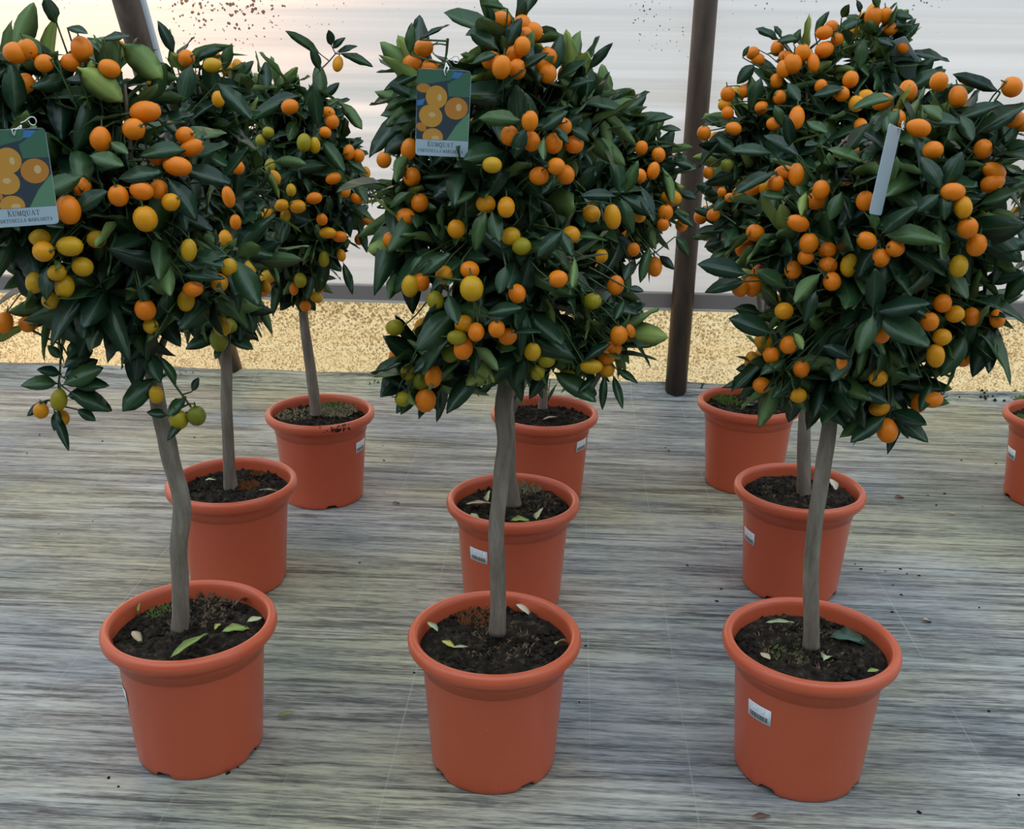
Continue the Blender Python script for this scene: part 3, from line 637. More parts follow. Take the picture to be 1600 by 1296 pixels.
for key in ('FL', 'FC', 'FR', 'ML', 'MC', 'MR', 'BL', 'BC', 'BR', 'RR'):
    D = TREES[key]; T = Tree(); T.key = key
    r = random.Random('tree' + key)
    X, Y = D['pot']; T.Y = Y; T.base = Vector((X, Y, 0))
    T.root = obj('potted_kumquat_tree', None, None, T.base)
    tag(T.root, LABELS[key], 'potted tree', 'kumquat trees in terracotta pots')
    T.pot = obj('pot', POT_MESH, T.root); T.pot.rotation_euler = (0, 0, r.uniform(0, 6.28) if key not in ('FC',) else 0.75)
    T.soil = obj('soil', soil_mesh(hash(key) % 97 if False else sum(map(ord, key))), T.root)
    # trunk
    pts, rad = [], []
    for (x, y, w) in D['trunk']:
        p = on_y(x, y, Y); pts.append(p); rad.append(0.5 * w * (p - CAM).dot(fw) / F_PX)
    off = Vector((0, 0, 0))
    pts2, rad2 = smooth_pts(pts, rad, 3)
    T.top = pts[-1]
    obj('trunk', tube_mesh('trunk', [p - T.base for p in pts2], rad2, M['bark'], 14, True, 0.03), T.root)
    T.lobes = []
    for (x, y, rx, ry, dy) in D['lobes']:
        c = on_y(x, y, Y + dy); s = (c - CAM).dot(fw) / F_PX
        T.lobes.append((c, (rx * s, min(0.9 * 0.5 * (rx + ry) * s, 0.215), ry * s)))
    T.center = sum((c for c, _ in T.lobes), Vector()) / len(T.lobes)
    # limbs
    tw_paths = []
    for (c, R3) in T.lobes[:6]:
        e = c + Vector((r.uniform(-.3, .3) * R3[0], r.uniform(-.4, .4) * R3[1], R3[2] * r.uniform(.1, .5)))
        s0 = pts2[-1 - r.randint(0, 5)]
        mid = (s0 + e) / 2 + Vector((0, 0, 0.02))
        pp, rr = smooth_pts([s0, mid, e], [rad[-1] * .75, rad[-1] * .5, 0.0025], 4)
        obj('branch', tube_mesh('branch', [p - T.base for p in pp], rr, M['bark'], 8, True, 0.05), T.root)
        tw_paths_src = e
    # shoots over the crown surface and inside it
    def inside(p, k):
        for c, R3 in T.lobes:
            q = p - c
            if (q.x / R3[0]) ** 2 + (q.y / R3[1]) ** 2 + (q.z / R3[2]) ** 2 < k * k: return True
        return False
    shoots = []
    for layer, dens in ((0.90, 0.0060), (0.62, 0.0095), (0.35, 0.014)):
        for c, R3 in T.lobes:
            Rm = (R3[0] * R3[1] + R3[1] * R3[2] + R3[0] * R3[2]) / 3
            for q in range(int(4 * PI * Rm * layer * layer / dens) + 1):
                u = Vector((r.gauss(0, 1), r.gauss(0, 1), r.gauss(0, 1))).normalized()
                k = layer * r.uniform(0.90, 1.06)
                p = c + Vector((u.x * R3[0], u.y * R3[1], u.z * R3[2])) * k
                if layer > 0.8 and inside(p, 0.80): continue
                nn = Vector((u.x / R3[0], u.y / R3[1], u.z / R3[2])).normalized()
                if layer > 0.8: p = p - nn * 0.024
                shoots.append((p, nn, layer))
    twig_polys = []
    for p, nn, layer in shoots:
        d = (nn * 0.85 + Vector((0, 0, 0.38)) + Vector((r.gauss(0, .22), r.gauss(0, .22), r.gauss(0, .22)))).normalized()
        L = 0.085; b = p - d * L
        twig_polys.append(([b - (b - T.center) * 0.25, b, p], 0.0022))
        a1 = d.cross(Vector((.3, .2, .9))).normalized(); a2 = d.cross(a1)
        nl = r.choice((6, 7, 8)); ph = r.uniform(0, 6.28)
        for k in range(nl):
            t = k / (nl - 1)
            pos = b + d * (L * (0.25 + 0.75 * t))
            az = ph + k * 2.4
            e = math.radians(78 - 38 * t + r.uniform(-14, 14))
            rad_ = a1 * math.cos(az) + a2 * math.sin(az)
            ld = d * math.cos(e) + rad_ * math.sin(e) + Vector((0, 0, -0.30 + r.uniform(-.25, .15)))
            ld.normalize()
            n_ = d * 0.9 + Vector((0, 0, 0.5)) - rad_ * 0.2 + Vector((r.gauss(0, .42), r.gauss(0, .42), r.gauss(0, .42)))
            ln = r.uniform(0.058, 0.094) * (1.0 if layer > .8 else 0.92)
            ALL.append([T, pos, ld, n_, r.randrange(7), ln, r.uniform(.82, 1.12), False])
    # paths of the loose sprigs, and where a loose leaf or fruit joins one
    PATHS = []
    for path in D['twigs']:
        pp = []
        for (x, y) in path:
            c, t = surf(T, x, y); pp.append(CAM + ray(x, y) * (t + 0.006))
        pp, _ = smooth_pts(pp, [1] * len(pp), 4); PATHS += pp
        twig_polys.append((pp, 0.0024))
    def joint(p, reach):
        if PATHS and not inside(p, 1.05):
            q = min(PATHS, key=lambda a: (a - p).length)
            if (q - p).length < 0.075: return q
        return p + (T.center - p).normalized() * reach
    # prominent leaves
    for (x0, y0, x1, y1, w, facing) in D['leaves']:
        cx, cy = (x0 + x1) / 2, (y0 + y1) / 2
        c, t = surf(T, cx, cy); t -= 0.018
        p0 = CAM + ray(x0, y0) * (t + 0.012); p1 = CAM + ray(x1, y1) * (t - 0.004 + r.uniform(-.012, .012))
        ln = (p1 - p0).length; s = t / F_PX
        view = (CAM - c).normalized()
        w = min(w, 0.40 * math.hypot(x1 - x0, y1 - y0) + 2); nrm = view * (0.9 if not facing else -0.75) + Vector((r.uniform(-.25, .25), 0, 0.45))
        if facing and y1 < y0 + 25: nrm = view * 0.75 + Vector((0, 0, 0.75))      # lit from above
        ALL.append([T, p0, (p1 - p0).normalized(), nrm, r.randrange(5), ln / 0.98, (w * s) / (0.375 * ln), True])
        back = joint(p0, 0.06)
        twig_polys.append(([back, p0], 0.0016))
    # fruit read off the photograph
    for i, (x, y, w, h, col) in enumerate(D['fruit']):
        c, t = surf(T, x, y); t -= 0.012
        p = CAM + ray(x, y) * t; s = (p - CAM).dot(fw) / F_PX
        wm, hm = w * s, h * s
        if h >= w: ax, dia, ln = up0 + rt0 * r.uniform(-.25, .25) - fw * r.uniform(-.2, .5), wm, max(hm, wm * 1.08)
        else: ax, dia, ln = (rt0 * r.choice((-1, 1)) + up0 * r.uniform(-.1, .45) - fw * r.uniform(-.2, .3)), hm, wm
        if abs(w - h) < 3: ax = ax - fw * 0.6
        clear = True
        if dia < 0.0205:                       # only a sliver shows: a full-size fruit sitting deeper among the leaves
            k = 0.024 / dia; dia = 0.024; ln = min(max(ln, 0.026), 0.034); p = CAM + (p - CAM).normalized() * (t + 0.022); clear = False
        FR.append([T, p, ax.normalized(), dia, ln, col, x, y, w, h, t, clear])
        stem = p + ax.normalized() * ln * 0.7
        jn = joint(stem, 0.07); twig_polys.append(([jn, stem + (jn - stem) * 0.3, p + ax.normalized() * ln * 0.5], 0.0014))
    # more fruit on the sides the photograph does not show
    for q in range(26 if key not in ('RR',) else 14):
        c, R3 = r.choice(T.lobes)
        u = Vector((r.gauss(0, 1), abs(r.gauss(0, 1)) + 0.15, r.gauss(0, 1))).normalized()
        p = c + Vector((u.x * R3[0], u.y * R3[1], u.z * R3[2])) * 0.97
        if inside(p, 0.9): continue
        dia = r.uniform(0.022, 0.029)
        FR.append([T, p, Vector((r.uniform(-.3, .3), r.uniform(-.3, .3), 1)).normalized(), dia, dia * r.uniform(1.1, 1.35), r.choice('OOOooY'), 0, 0, 0, 0, 0, False])
    # join twigs
    v, f = [], []
    for pp, rr in twig_polys:
        b0 = len(v)
        for i, p in enumerate(pp):
            t = (pp[min(i + 1, len(pp) - 1)] - pp[max(i - 1, 0)])
            t = t.normalized() if t.length > 1e-6 else Vector((0, 0, 1))
            a = t.cross(Vector((.31, .2, .93))); a = a.normalized() if a.length > 1e-5 else Vector((1, 0, 0)); b = t.cross(a)
            for k in range(3):
                th = 2 * PI * k / 3; v.append(p - T.base + (a * math.cos(th) + b * math.sin(th)) * rr * (1 - 0.35 * i / len(pp)))
        for i in range(len(pp) - 1):
            for k in range(3):
                f.append((b0 + i * 3 + k, b0 + i * 3 + (k + 1) % 3, b0 + i * 3 + 3 + (k + 1) % 3, b0 + i * 3 + 3 + k))
    tw = obj('twigs', mesh('twigs', v, f, [M['stalk']]), T.root); tw['kind'] = 'stuff'
    D['T'] = T

# leaf transforms, sample points
NL = len(ALL)
mats4 = np.zeros((NL, 3, 4))
for i, (T, pos, d, n_, var, ln, wf, ex) in enumerate(ALL):
    B = frame(d, n_)
    for a in range(3):
        mats4[i, a] = (B[a][0] * ln * wf, B[a][1] * ln, B[a][2] * ln, pos[a])
sam = np.array([(0, .15, 0, 1), (0, .4, 0, 1), (.14, .45, 0, 1), (-.14, .45, 0, 1), (0, .7, 0, 1), (.1, .7, 0, 1), (-.1, .7, 0, 1), (0, .95, 0, 1)])
SP = np.einsum('nij,sj->nsi', mats4, sam)                     # n x s x 3
cq = SP - np.array(CAM); dep = cq @ np.array(fw)
PX = 800 + F_PX * (cq @ np.array(rt)) / dep; PY = 648 - F_PX * (cq @ np.array(up)) / dep
order = {'F': 0, 'M': 1, 'B': 2, 'R': 2}
rank = np.array([order[a[0].key[0]] for a in ALL]); tkey = np.array([a[0].key for a in ALL])
keep = np.ones(NL, bool); ex = np.array([a[7] for a in ALL])
for (T, p, ax, dia, ln, col, x, y, w, h, t, listed) in FR:
    if not listed: continue
    q = (p - CAM).dot(fw)
    near = (((PX - x) / (0.44 * w + 3)) ** 2 + ((PY - y) / (0.44 * h + 3)) ** 2 < 1) & (dep < q + 0.012)
    own = near.any(1) & (rank <= order[T.key[0]]) & ~ex
    keep &= ~own
idx = np.nonzero(keep)[0]
# which leaves show largest
bv, bf, owner = [], [], []
base = 0
WV = {}
for i in idx:
    V, F_, mi, sd = LP[ALL[i][4]]
    wv = V @ mats4[i, :, :3].T + mats4[i, :, 3]
    WV[i] = wv
    bv.append(wv); bf += [tuple(base + k for k in fc) for fc, m_ in zip(F_, mi) if m_ == 0]
    base += len(V)
bvh = BVHTree.FromPolygons(np.concatenate(bv).tolist(), bf)
score = {}
for i in idx:
    vis = 0
    for s in range(8):
        if not (0 <= PX[i, s] < 1600 and 0 <= PY[i, s] < 1296): continue
        P = Vector(SP[i, s]); d = CAM - P; L = d.length; d /= L
        hit = bvh.ray_cast(P + d * 0.006, d, L)
        if hit[0] is None: vis += 1
    w_px = ((PX[i, 2] - PX[i, 3]) ** 2 + (PY[i, 2] - PY[i, 3]) ** 2) ** .5
    xs, ys = PX[i], PY[i]
    area = abs((xs[7] - xs[0]) * (ys[2] - ys[3]) - (ys[7] - ys[0]) * (xs[2] - xs[3])) * 0.9
    score[i] = (vis / 8) * (area + 12)
bytree = {}
for i in idx: bytree.setdefault(ALL[i][0].key, []).append(i)
for key, lst in bytree.items():
    T = TREES[key]['T']; bx, by, bz = T.base
    lst.sort(key=lambda i: -score[i])
    parts = [i for i in lst[:298] if score[i] > 25]
    ps = set(parts)
    for i in parts:
        o = bpy.data.objects.new('leaf', LEAF_MESH[ALL[i][4]]); COL.objects.link(o); o.parent = T.root
        m = mats4[i]
        o.matrix_basis = Matrix(((*m[0, :3], m[0, 3] - bx), (*m[1, :3], m[1, 3] - by), (*m[2, :3], m[2, 3] - bz), (0, 0, 0, 1)))
    v, f, mi2, sds = [], [], [], []; b0 = 0
    for i in lst:
        if i in ps: continue
        V, F_, mi, sd = LP[ALL[i][4]]
        v.append(WV[i] - np.array(T.base)); f += [tuple(b0 + k for k in fc) for fc in F_]; mi2 += mi; sds += sd; b0 += len(V)
    if v:
        o = obj('foliage', mesh('foliage', np.concatenate(v).tolist(), f, [M['leaf'], M['under']], mi2), T.root); o['kind'] = 'stuff'; set_side(o.data, sds)
for (T, p, ax, dia, ln, col, x, y, w, h, t, listed) in FR:
    pear = (int(x * 7 + y * 3) % 5 == 0) and ln > dia * 1.15
    o = bpy.data.objects.new('kumquat', FRUIT[col][1 if pear else 0]); COL.objects.link(o); o.parent = T.root
    z = ax; xx = z.cross(Vector((.2, .9, .1))).normalized(); yy = z.cross(xx)
    q = p - T.base
    o.matrix_basis = Matrix(((xx.x * dia, yy.x * dia, z.x * ln, q.x), (xx.y * dia, yy.y * dia, z.y * ln, q.y), (xx.z * dia, yy.z * dia, z.z * ln, q.z), (0, 0, 0, 1)))
    if listed:
        c = bpy.data.objects.new('calyx', CALYX); COL.objects.link(c); c.parent = o
#EXTRAS
# ------------------------------------------------------------------ price stickers on the pots
def mat_sticker():
    m, nt, out = new_mat('price_sticker')
    uv = nd(nt, 'UVMap').outputs[0]
    sx = nd(nt, 'SeparateXYZ'); nt.links.new(uv, sx.inputs[0])
    U, V = sx.outputs[0], sx.outputs[1]
    def band(s, a, b): return math_n(nt, 'MULTIPLY', math_n(nt, 'GREATER_THAN', s, a), math_n(nt, 'LESS_THAN', s, b))
    bars = noise(nt, mapping(nt, uv, (38, 0.01, 1)), 1.0, 2)
    code = math_n(nt, 'MULTIPLY', math_n(nt, 'MULTIPLY', band(U, 0.10, 0.86), band(V, 0.12, 0.42)), math_n(nt, 'GREATER_THAN', bars, 0.46))
    txt = noise(nt, mapping(nt, uv, (46, 7, 1)), 1.0, 1)
    rows = math_n(nt, 'LESS_THAN', math_n(nt, 'FRACT', math_n(nt, 'MULTIPLY', V, 7.0)), 0.5)
    words = math_n(nt, 'MULTIPLY', math_n(nt, 'MULTIPLY', band(U, 0.08, 0.78), band(V, 0.52, 0.92)), math_n(nt, 'MULTIPLY', rows, math_n(nt, 'GREATER_THAN', txt, 0.48)))
    k = math_n(nt, 'MAXIMUM', math_n(nt, 'MULTIPLY', code, 0.9), math_n(nt, 'MULTIPLY', words, 0.5))
    principled(nt, out, mix(nt, k, (0.80, 0.86, 0.90), (0.05, 0.06, 0.08)), 0.4)
    return m
M['sticker'] = mat_sticker()
def pot_r(z): return 0.1026 + (0.1170 - 0.1026) * z / 0.19
for key, (sx_, sy_) in dict(FL=(189, 1083), FR=(1185, 1115), MC=(748, 868), MR=(1170, 838), BL=(564, 697), BC=(909, 696), RR=(1575, 708)).items():
    T = TREES[key]['T']; best = None
    for ia in range(180):
        a = PI + PI * ia / 179
        for iz in range(40):
            z = 0.06 + 0.12 * iz / 39; R_ = pot_r(z)
            p = T.base + Vector((R_ * math.cos(a), R_ * math.sin(a), z)); x, y, _ = proj(p)
            e = (x - sx_) ** 2 + (y - sy_) ** 2
            if best is None or e < best[0]: best = (e, a, z)
    _, a0, z0 = best
    v, f, uvs = [], [], []
    SWm, SHm, NC = 0.046, 0.029, 8
    for j in range(2):
        for i in range(NC + 1):
            z = z0 + (j - .5) * SHm; R_ = pot_r(z) + 0.0007; a = a0 + (i / NC - .5) * SWm / R_
            v.append((R_ * math.cos(a), R_ * math.sin(a), z)); uvs.append((i / NC, j))
    for i in range(NC): f.append((i, i + 1, NC + 2 + i, NC + 1 + i))
    me = mesh('price_sticker', v, f, [M['sticker']])
    ul = me.uv_layers.new(name='UVMap')
    for lp in me.loops: ul.data[lp.index].uv = uvs[lp.vertex_index]
    st = obj('price_sticker', me)
    st.parent = T.pot; st.rotation_euler = (0, 0, -T.pot.rotation_euler.z)
    sm = st.modifiers.new('thickness', 'SOLIDIFY'); sm.thickness = 0.0003
    st['label'] = 'white price sticker with barcode'

# ------------------------------------------------------------------ hang tags
def flat(name, loops, m, parent, z, double=False):
    v, f = [], []
    for lp in loops:
        b = len(v); v += [(x, y, z) for x, y in lp]; f.append(tuple(range(b, b + len(lp))))
    return obj(name, mesh(name, v, f, [m], smooth=False), parent)
def ell(cx, cy, rx, ry, rot=0, n=20):
    c, s = math.cos(rot), math.sin(rot); out = []
    for k in range(n):
        a = 2 * PI * k / n; x, y = rx * math.cos(a), ry * math.sin(a); out.append((cx + x * c - y * s, cy + x * s + y * c))
    return out
SERIF = {  # strokes on a unit cell, thick strokes flagged 1
 'K': [((.15, 0), (.15, 1), 1), ((.15, .45), (.8, 1), 0), ((.35, .6), (.85, 0), 1), ((.0, 0), (.3, 0), 0), ((0, 1), (.3, 1), 0), ((.65, 1), (.95, 1), 0), ((.7, 0), (1, 0), 0)],
 'U': [((.18, 1), (.18, .3), 1), ((.18, .3), (.35, .02), 1), ((.35, .02), (.65, .02), 0), ((.65, .02), (.82, .3), 0), ((.82, .3), (.82, 1), 0), ((0, 1), (.36, 1), 0), ((.66, 1), (1, 1), 0)],
 'M': [((.12, 0), (.15, 1), 0), ((.15, 1), (.5, .1), 1), ((.5, .1), (.85, 1), 0), ((.85, 1), (.9, 0), 1), ((0, 0), (.25, 0), 0), ((.75, 0), (1.05, 0), 0)],
 'Q': [((.5, 1), (.15, .75), 1), ((.15, .75), (.15, .25), 1), ((.15, .25), (.5, 0), 1), ((.5, 0), (.85, .25), 1), ((.85, .25), (.85, .75), 1), ((.85, .75), (.5, 1), 1), ((.5, .05), (1.0, -.25), 1)],
 'A': [((.1, 0), (.48, 1), 0), ((.48, 1), (.88, 0), 1), ((.25, .35), (.72, .35), 0), ((0, 0), (.25, 0), 0), ((.7, 0), (1, 0), 0)],
 'T': [((.5, 0), (.5, 1), 1), ((.05, 1), (.95, 1), 0), ((.05, 1), (.05, .8), 0), ((.95, 1), (.95, .8), 0), ((.3, 0), (.7, 0), 0)],
 'F': [((.2, 0), (.2, 1), 1), ((.1, 1), (.85, 1), 0), ((.2, .52), (.65, .52), 0), ((.85, 1), (.85, .8), 0), ((0, 0), (.45, 0), 0)],
 'O': [((.5, 1), (.15, .75), 1), ((.15, .75), (.15, .25), 1), ((.15, .25), (.5, 0), 1), ((.5, 0), (.85, .25), 1), ((.85, .25), (.85, .75), 1), ((.85, .75), (.5, 1), 1)],
 'R': [((.2, 0), (.2, 1), 1), ((.1, 1), (.6, 1), 0), ((.6, 1), (.78, .78), 1), ((.78, .78), (.6, .52), 1), ((.6, .52), (.2, .52), 0), ((.45, .52), (.9, 0), 1), ((0, 0), (.4, 0), 0)],
 'N': [((.15, 0), (.15, 1), 0), ((.15, 1), (.85, 0), 1), ((.85, 0), (.85, 1), 0), ((0, 1), (.2, 1), 0), ((0, 0), (.3, 0), 0), ((.7, 1), (1, 1), 0)],
 'E': [((.2, 0), (.2, 1), 1), ((.1, 1), (.85, 1), 0), ((.2, .52), (.65, .52), 0), ((.1, 0), (.88, 0), 0), ((.88, 0), (.9, .2), 0), ((.85, 1), (.85, .82), 0)],
 'L': [((.22, 0), (.22, 1), 1), ((.05, 1), (.42, 1), 0), ((.05, 0), (.85, 0), 0), ((.85, 0), (.88, .25), 0)],
 'G': [((.85, .8), (.5, 1), 0), ((.5, 1), (.15, .75), 1), ((.15, .75), (.15, .25), 1), ((.15, .25), (.5, 0), 1), ((.5, 0), (.85, .15), 0), ((.85, .1), (.85, .45), 1), ((.65, .45), (1, .45), 0)],
 'I': [((.5, 0), (.5, 1), 1), ((.3, 0), (.7, 0), 0), ((.3, 1), (.7, 1), 0)]}
def write(text, cx, cy, width, cap, first=1.0):
    n = sum(0.55 if c in ' I' else 1.0 for c in text); cell = width / n; out = []; x = cx - width / 2; y0 = cy - cap / 2
    for i, ch in enumerate(text):
        adv = cell * (0.55 if ch in ' I' else 1.0)
        hgt = cap * (first if i == 0 else 1)
        for (a, b, thick) in SERIF.get(ch, ()):
            ox = x - (cell * .22 if ch == 'I' else 0); k = cell * 0.86
            p = Vector((ox + a[0] * k, y0 + a[1] * hgt)); q = Vector((ox + b[0] * k, y0 + b[1] * hgt))
            d = (q - p).normalized(); w = cap * (0.13 if thick else 0.07); nrm = Vector((-d.y, d.x)) * w / 2; d = d * w * .3
            out.append([tuple(p + nrm - d), tuple(p - nrm - d), tuple(q - nrm + d), tuple(q + nrm + d)])
        x += adv
    return out
TM = dict(dark=simple('print_dark', (0.035, 0.055, 0.075), 0.35), leaf=simple('print_green', (0.06, 0.16, 0.10), 0.35), pale=simple('print_pale_green', (0.12, 0.27, 0.16), 0.35),
          blue=simple('print_blue', (0.06, 0.20, 0.50), 0.35), fruit=simple('print_fruit', (0.62, 0.30, 0.05), 0.35), fruit2=simple('print_fruit_deep', (0.55, 0.22, 0.035), 0.35),
          shine=simple('print_shine', (0.70, 0.48, 0.22), 0.35), ink=simple('print_ink', (0.035, 0.05, 0.08), 0.5), cap=simple('print_caption', (0.42, 0.54, 0.62), 0.4))
UN = 1 / 620.0
def cvt(lp): return [((x - 480) * UN, (675 - y) * UN) for x, y in lp]
def clip_y(lp, y0):           # keep a loop above the caption
    return [(x, min(y, y0)) for x, y in lp]
def hang_tag(center, facing, upv, width, label, knot, printed=True):
    root = obj('hang_tag', None)
    z = facing.normalized(); x = upv.cross(z).normalized(); y = z.cross(x)
    root.matrix_world = Matrix(((x.x * width, y.x * width, z.x * width, center.x), (x.y * width, y.y * width, z.y * width, center.y), (x.z * width, y.z * width, z.z * width, center.z), (0, 0, 0, 1)))
    tag(root, label, 'plant tag', 'picture tags in the crowns')
    hw, hh, rr = 0.5, 0.806, 0.07
    lp = []
    for cx_, cy_, a0 in ((hw - rr, hh - rr, 0), (-hw + rr, hh - rr, 90), (-hw + rr, -hh + rr, 180), (hw - rr, -hh + rr, 270)):
        for k in range(6):
            a = math.radians(a0 + 90 * k / 5); lp.append((cx_ + rr * math.cos(a), cy_ + rr * math.sin(a)))
    n = len(lp); th = 0.006
    v = [(x_, y_, th) for x_, y_ in lp] + [(x_, y_, -th) for x_, y_ in lp]
    f = [tuple(range(n)), tuple(range(2 * n - 1, n - 1, -1))] + [(i, n + i, n + (i + 1) % n, (i + 1) % n) for i in range(n)]
    obj('card', mesh('tag_card', v, f, [M['card']], smooth=False), root)
    if printed:
        top = [p for p in lp if p[1] > 0]
        pic = [(hw - .008, -0.495), (hw - .008, hh - rr)] + [p for p in top if p[0] > 0][0:6] + [p for p in top if p[0] < 0] + [(-hw + .008, -0.495)]
        pn_ = flat('picture', [pic], TM['dark'], root, th + .0010)
        flat('printed_leaf', [cvt([(172, 345), (188, 178), (600, 180), (560, 285), (330, 335)])], TM['leaf'], pn_, th + .0016)
        flat('printed_leaf', [cvt([(520, 330), (590, 285), (690, 205), (760, 178), (786, 215), (784, 470), (540, 470)])], TM['leaf'], pn_, th + .0014)
        flat('printed_leaf', [cvt([(530, 980), (640, 800), (784, 640), (784, 980)])], TM['pale'], pn_, th + .0016)
        for lp_ in ([(565, 265), (590, 190), (700, 195), (640, 260)], [(178, 535), (270, 508), (245, 580), (180, 590)]):
            flat('printed_sky', [cvt(lp_)], TM['blue'], pn_, th + .0022)
        fr = [(250, 390, 80, 52, 0, 'fruit2'), (235, 838, 62, 48, .5, 'fruit2'), (340, 705, 138, 128, .5, 'fruit'), (400, 485, 124, 132, 0, 'fruit'), (632, 605, 136, 128, -.3, 'fruit2')]
        for q, (cx_, cy_, a, b, ro, k) in enumerate(fr):
            flat('printed_kumquat', [cvt(ell(cx_, cy_, a, b, ro))], TM[k], pn_, th + .0026 + q * .0008)
        flat('printed_kumquat', [cvt(clip_y(ell(370, 950, 120, 105), 980))], TM['fruit'], pn_, th + .003)
        for lp_ in (ell(435, 490, 26, 40), ell(355, 690, 40, 30), ell(660, 590, 34, 44), clip_y(ell(400, 960, 45, 30), 978)):
            flat('printed_shine', [cvt(lp_)], TM['shine'], pn_, th + .0075)
        cp_ = flat('caption', [[(-hw + .008, -.50), (-hw + .008, -hh + rr), (-hw + rr, -hh + .01), (hw - rr, -hh + .01), (hw - .008, -hh + rr), (hw - .008, -.50)]], TM['cap'], root, th + .0010)
        flat('lettering', write('KUMQUAT', -0.02, -0.585, 0.50, 0.082, 1.25), TM['ink'], cp_, th + .0022)
        flat('lettering', write('FORTUNELLA MARGARITA', -0.02, -0.705, 0.86, 0.058), TM['ink'], cp_, th + .0022)
    flat('punched_hole', [ell(0.02, 0.70, .026, .026, 0, 12)], TM['ink'], root, th + .004)
    inv = root.matrix_world.inverted()
    kn = inv @ knot
    pts = [Vector((0.02, 0.70, th + .006)), Vector((0.0, 0.80, .02)), Vector((kn.x * .5, .5 * (kn.y + .8), .03 + kn.z * .4)), kn]
    pts2 = [Vector((0.02, 0.70, th + .006)), Vector((0.06, 0.80, .02)), Vector((kn.x * .5 + .06, .5 * (kn.y + .8), .03 + kn.z * .4)), kn]
    loop = [kn + Vector((.22 * k, .16 * s + .04, 0)) for k, s in ((0, 0), (.35, .2), (.7, .55), (1.0, .5), (1.1, .1), (.95, -.25), (.7, -.2), (.55, .2))]
    for pp in (pts, pts2, loop):
        P2, R2 = smooth_pts(pp, [.011] * len(pp), 3)
        obj('string', tube_mesh('tag_string', P2, R2, M['string'], 6), root)
    return root
def tag_at(key, cx, cy, wpx, tilt_px, label, knot_px, normal=None, printed=True, toward=0.045, upv=None):
    T = TREES[key]['T']; c, t = surf(T, cx, cy); t -= toward
    c = CAM + ray(cx, cy) * t; s = t / F_PX
    if normal is None: normal = (CAM - c).normalized() + Vector((0, 0, -0.25))
    if upv is None: upv = Vector((math.sin(tilt_px), 0, math.cos(tilt_px)))
    k = CAM + ray(*knot_px) * (t + 0.03)
    return hang_tag(c, normal, upv, wpx * s, label, k, printed)
tag_at('FC', 692, 178, 80, 0.04, 'printed fruit-picture tag with caption hanging in the straight-trunked kumquat crown', (697, 98))
tag_at('FL', 31, 279, 84, -0.03, 'printed fruit-picture tag half covered by leaves in the kinked-trunk kumquat crown', (33, 196))
tag_at('FR', 1383, 267, 78, 0, 'fruit-picture tag turned edge-on, showing its pale back, in the leaning-trunk crown', (1412, 203),
       Vector((-0.885, 0.55, 0.07)), True, 0.04, Vector((0.28, 0, 0.95)))
tag_at('MR', 1408, 97, 46, 0, 'shaded tag seen from behind high in the crown of another kumquat', (1390, 62),
       Vector((0.35, 0.70, 0.62)), True, -0.05, Vector((-0.45, 0, 0.9)))

# ------------------------------------------------------------------ fallen leaves and scraps
FMATS = dict(green=simple('fallen_green', (0.27, 0.38, 0.09), 0.45), pale=simple('fallen_pale', (0.46, 0.52, 0.28), 0.5), dark=simple('fallen_dark', (0.025, 0.075, 0.045), 0.35),
             tan=simple('fallen_tan', (0.52, 0.40, 0.24), 0.7), brown=simple('fallen_brown', (0.17, 0.09, 0.06), 0.8), cream=simple('fallen_cream', (0.66, 0.58, 0.42), 0.6), yellow=simple('fallen_yellow', (0.55, 0.52, 0.10), 0.5))
FL_MESH = {}
def fallen(x0, y0, x1, y1, w, kind, label, z=None, var=1, roll=0.0, group=None, lift=0.009):
    z = SOIL_Z + lift + 0.006 if z is None else z
    p0, p1 = on_z(x0, y0, z), on_z(x1, y1, z)
    if (kind, var) not in FL_MESH:
        V, F_, mi, sd = LP[var]; FL_MESH[(kind, var)] = mesh('fallen_leaf', V.tolist(), F_, [FMATS[kind], FMATS[kind]], mi)
    d = p1 - p0; ln = d.length; s = (p0 - CAM).dot(fw) / F_PX
    wf = 1.25 * (w * s) / (0.375 * ln)
    n_ = Vector((math.sin(roll) * -d.y, math.sin(roll) * d.x, 0)).normalized() * abs(math.sin(roll)) + Vector((0, 0, math.cos(roll)))
    B = frame(d, n_)
    o = obj('fallen_leaf', FL_MESH[(kind, var)])
    o.matrix_basis = Matrix(((B[0][0] * ln * wf, B[0][1] * ln, B[0][2] * ln, p0.x), (B[1][0] * ln * wf, B[1][1] * ln, B[1][2] * ln, p0.y), (B[2][0] * ln * wf, B[2][1] * ln, B[2][2] * ln, p0.z), (0, 0, 0, 1)))
    tag(o, label, 'leaf', group)
    return o
K = 'on soil of the kinked-trunk kumquat'; S_ = 'on soil of the straight-trunk kumquat'; L_ = 'on soil of the leaning-trunk kumquat'
fallen(266, 1028, 327, 995, 17, 'green', 'long pale green pointed leaf lying ' + K, var=2)
fallen(347, 988, 392, 972, 17, 'green', 'yellow-green folded leaf beside a small pale one ' + K, var=1)
fallen(386, 972, 410, 964, 13, 'pale', 'small pale grey-green leaf tip near the rim ' + K, var=0)
fallen(206, 987, 221, 996, 11, 'tan', 'small tan dry leaf chip ' + K, var=3)
fallen(216, 956, 219, 944, 7, 'green', 'tiny upright green leaf scrap ' + K, var=2, roll=.6)
fallen(368, 946, 384, 920, 10, 'brown', 'curled brown dry leaf against the far rim ' + K, var=3, roll=.5)
fallen(335, 985, 345, 968, 6, 'yellow', 'small yellowish sprig ' + K, var=1)
fallen(806, 945, 831, 950, 24, 'cream', 'crumpled cream leaf behind the trunk ' + S_, var=3, roll=.3)
fallen(668, 972, 684, 990, 10, 'pale', 'small pale green leaf by the left rim ' + S_, var=2)
